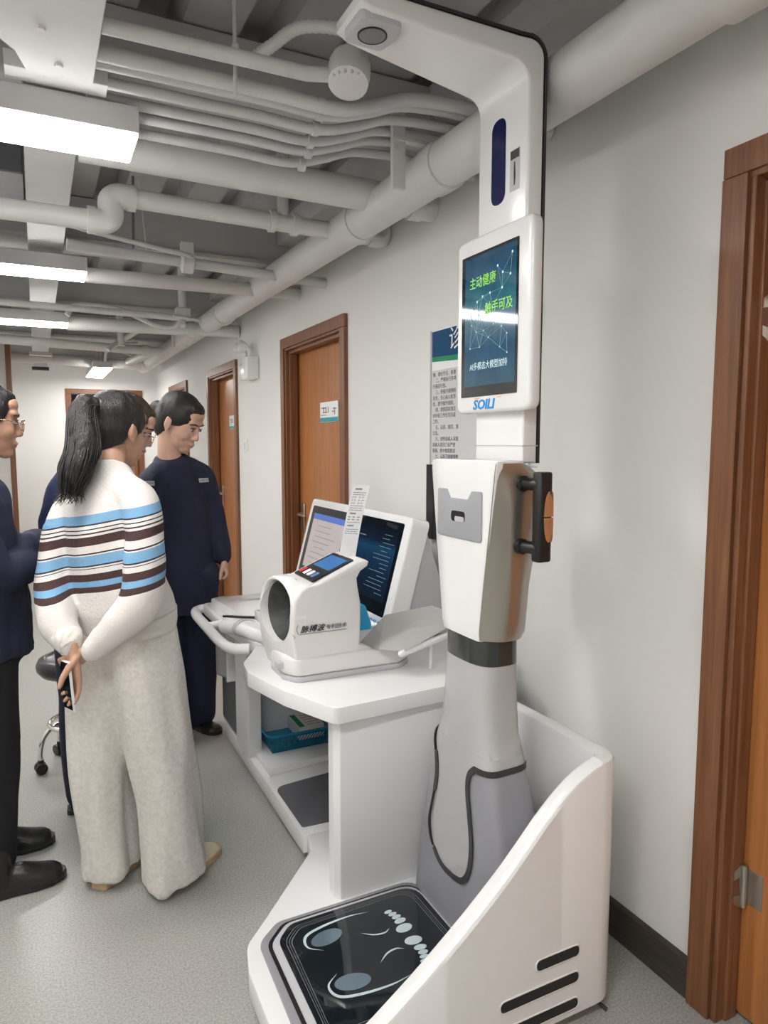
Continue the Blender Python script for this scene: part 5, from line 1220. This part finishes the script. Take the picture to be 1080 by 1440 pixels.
tube(bm, [(.12, 3.0, .78), (.122, 3.0, .94)], [(.15, .125), (.15, .12)], 24, side=l)
blobj('trousers', bm, M_NAVY, t, voxel=.009, smooth=4, fold=.008, fscale=10, fstretch=(1, 1, .4))
shoe(t, (.05, 2.925), (1, -.05), M_LEATHER, .022, .26, solem=M_BLACK); shoe(t, (.20, 3.09), (1, -.05), M_LEATHER, .022, .26, solem=M_BLACK)

# ---------------------------------------------------------------- woman in navy looking down at the desk
t = thing('person', 'dark-haired woman in navy uniform with name badge looking down by the door', 'person', (.63, 3.47, 0), 'people in the corridor')
f = V((.62, -.78, 0)).normalized(); l = V((.78, .62, 0)); HC = V((.622, 3.43, 1.560)); HR = frame((.70, -.62, -.46))
bm = BM(); head_bm(bm, HR, HC, 1.10)
limb(bm, [HC + HR @ V((-.03, 0, -.055)), (.573, 3.47, 1.42), (.590, 3.49, 1.34)], [.056, .055, .062])
limb(bm, [(.59, 3.49, 1.33), (.61, 3.49, 1.1), (.63, 3.48, .9)], [(.11, .08), (.11, .08), (.12, .08)], l)
limb(bm, [(.69, 3.47, .9), (.695, 3.49, .5), (.69, 3.54, .09)], [.065, .055, .042]); limb(bm, [(.56, 3.50, .9), (.55, 3.50, .5), (.54, 3.50, .09)], [.065, .055, .042])
limb(bm, [(.60, 3.49, 1.32), (.740, 3.545, 1.29), (.790, 3.53, 1.06), (.812, 3.44, .90)], [.045, .042, .036, .025]); limb(bm, [(.58, 3.48, 1.32), (.50, 3.43, 1.22), (.43, 3.37, 1.05), (.40, 3.33, .90)], [.040, .036, .034, .025])
hand_bm(bm, (.814, 3.432, .892), (.15, -.15, -1), (-.8, .3, .1), (-.2, -.95, .1), [1.0, 1.1, 1.1, 1.1], .95, thumb_open=.3); hand_bm(bm, (.40, 3.32, .88), (.05, -.15, -1), (.6, .4, .0), (.5, -.8, .1), .6, .95)
blobj('body', bm, M_SKINP, t, voxel=.005, smooth=3); eyes(t, HR, HC, 1.10)
bm = hair_cap(HR, HC, 1.15, front=.004); W = L2W(HR, HC); ell(bm, W((-.135, 0, .0)), (.045, .05, .05), HR, 16, 12)
link('hair', blob(bm, .006, 4, fold=.003, fscale=40, fstretch=(1, 1, .3)), M_HAIR, t)
bm = BM(); tube(bm, [W(V((-.100, .050 * cos(q * pi / 8), .050 * sin(q * pi / 8) + .005))) for q in range(16)], .006, 8, closed=True); obj('hair_tie', bm, M_ORANGE, t, smooth=True)
bm = BM()
tube(bm, cat([(.630, 3.475, .64), (.628, 3.478, .80), (.618, 3.485, .98), (.602, 3.49, 1.14), (.593, 3.49, 1.26), (.588, 3.49, 1.345), (.578, 3.48, 1.40)], 4), interp_r([(.178, .140), (.176, .140), (.178, .138), (.186, .135), (.178, .120), (.125, .092), (.068, .068)], 7, 4), 28, side=l)
limb(bm, [(.66, 3.52, 1.325), (.735, 3.555, 1.28), (.775, 3.555, 1.16), (.790, 3.53, 1.05), (.805, 3.48, .97), (.813, 3.44, .905)], [.078, .074, .070, .064, .056, .046])
limb(bm, [(.53, 3.45, 1.30), (.47, 3.41, 1.25), (.44, 3.38, 1.14), (.43, 3.36, 1.04), (.415, 3.34, .97), (.40, 3.33, .91)], [.078, .074, .070, .064, .056, .046])
blobj('tunic', bm, M_NAVY, t, voxel=.007, smooth=4, fold=.011, fscale=9, fstretch=(1, 1, .6))
bm = BM(); trouser(bm, (.695, 3.46, .82), (.700, 3.49, .46), (.695, 3.53, .085), (.095, .11), (.080, .09), (.075, .085), l); trouser(bm, (.56, 3.50, .82), (.55, 3.50, .46), (.54, 3.50, .085), (.095, .11), (.080, .09), (.075, .085), l)
tube(bm, [(.63, 3.475, .74), (.63, 3.475, .90)], [(.16, .13), (.16, .13)], 24, side=l)
blobj('trousers', bm, M_NAVY, t, voxel=.009, smooth=4, fold=.008, fscale=10, fstretch=(1, 1, .4))
shoe(t, (.650, 3.625), (.45, -.85), M_LEATHER, .022, .25, solem=M_BLACK); shoe(t, (.50, 3.55), (.45, -.9), M_LEATHER, .022, .25, solem=M_BLACK)
def badge(c, nv, wd, ht):
    nv = V(nv).normalized(); rt = V((0, 0, 1)).cross(nv).normalized(); b2 = BM(); box(b2, -wd / 2, wd / 2, -ht / 2, ht / 2, -.002, .003, .001)
    Mx = Matrix((rt, nv.cross(rt), nv)).transposed().to_4x4(); Mx.translation = V(c); b2.transform(Mx); o = obj('name_badge', b2, M_BADGE, t); o['label'] = 'pale grey name badge'
    b2 = BM()
    for k in range(5): box(b2, -wd * .36 + k * wd * .16, -wd * .36 + k * wd * .16 + wd * .1, -ht * .2, ht * .2, .003, .0034)
    b2.transform(Mx); obj('badge_print', b2, M_INKG, o)
badge((.718, 3.395, 1.285), (.55, -.80, .22), .062, .020)
badge((.455, 3.325, 1.28), (.0, -1, .1), .05, .022)

# ---------------------------------------------------------------- stool
t = thing('rolling_stool', 'black round stool with chrome ring base and casters behind the people', 'stool', (.10, 3.52, 0))
cx, cy = .126, 3.375
bm = BM(); lathe(bm, (cx, cy, .44), [(.10, -.012), (.150, -.005), (.168, .018), (.170, .04), (.160, .062), (.140, .072), (.128, .070), (.122, .066), (.06, .072), (.001, .074)], 40); obj('seat', bm, M_SEAT, t, angle=60)
bm = BM(); lathe(bm, (cx, cy, .14), [(.024, 0), (.024, .16), (.016, .165), (.016, .30)], 18); obj('gas_lift', bm, M_CHROME, t, angle=40)
bm = BM(); tube(bm, [(cx + .125 * cos(q * pi / 20), cy + .125 * sin(q * pi / 20), .205) for q in range(40)], .011, 10, closed=True); obj('foot_ring', bm, M_CHROME, t, smooth=True)
for q in range(5):
    a = radians(120 + 72 * q); u = V((cos(a), sin(a), 0)); c0 = V((cx, cy, 0))
    bm = BM(); tube(bm, cat([c0 + u * .02 + V((0, 0, .20)), c0 + u * .10 + V((0, 0, .205)), c0 + u * .15 + V((0, 0, .165)), c0 + u * .17 + V((0, 0, .10)), c0 + u * .17 + V((0, 0, .06))], 5), .011, 10); lg = obj('leg', bm, M_CHROME, t, smooth=True)
    s = V((-u.y, u.x, 0)); c1 = c0 + u * .17; bm = BM()
    for e_ in (-1, 1): lathe(bm, c1 + s * (e_ * .014) + V((0, 0, .026)), [(.010, -.010), (.024, -.009), (.026, 0), (.024, .009), (.010, .010)], 16, s)
    tube(bm, [c1 + V((0, 0, .035)), c1 + V((0, 0, .062))], .013, 10); obj('caster', bm, M_BLACK, lg, angle=40)
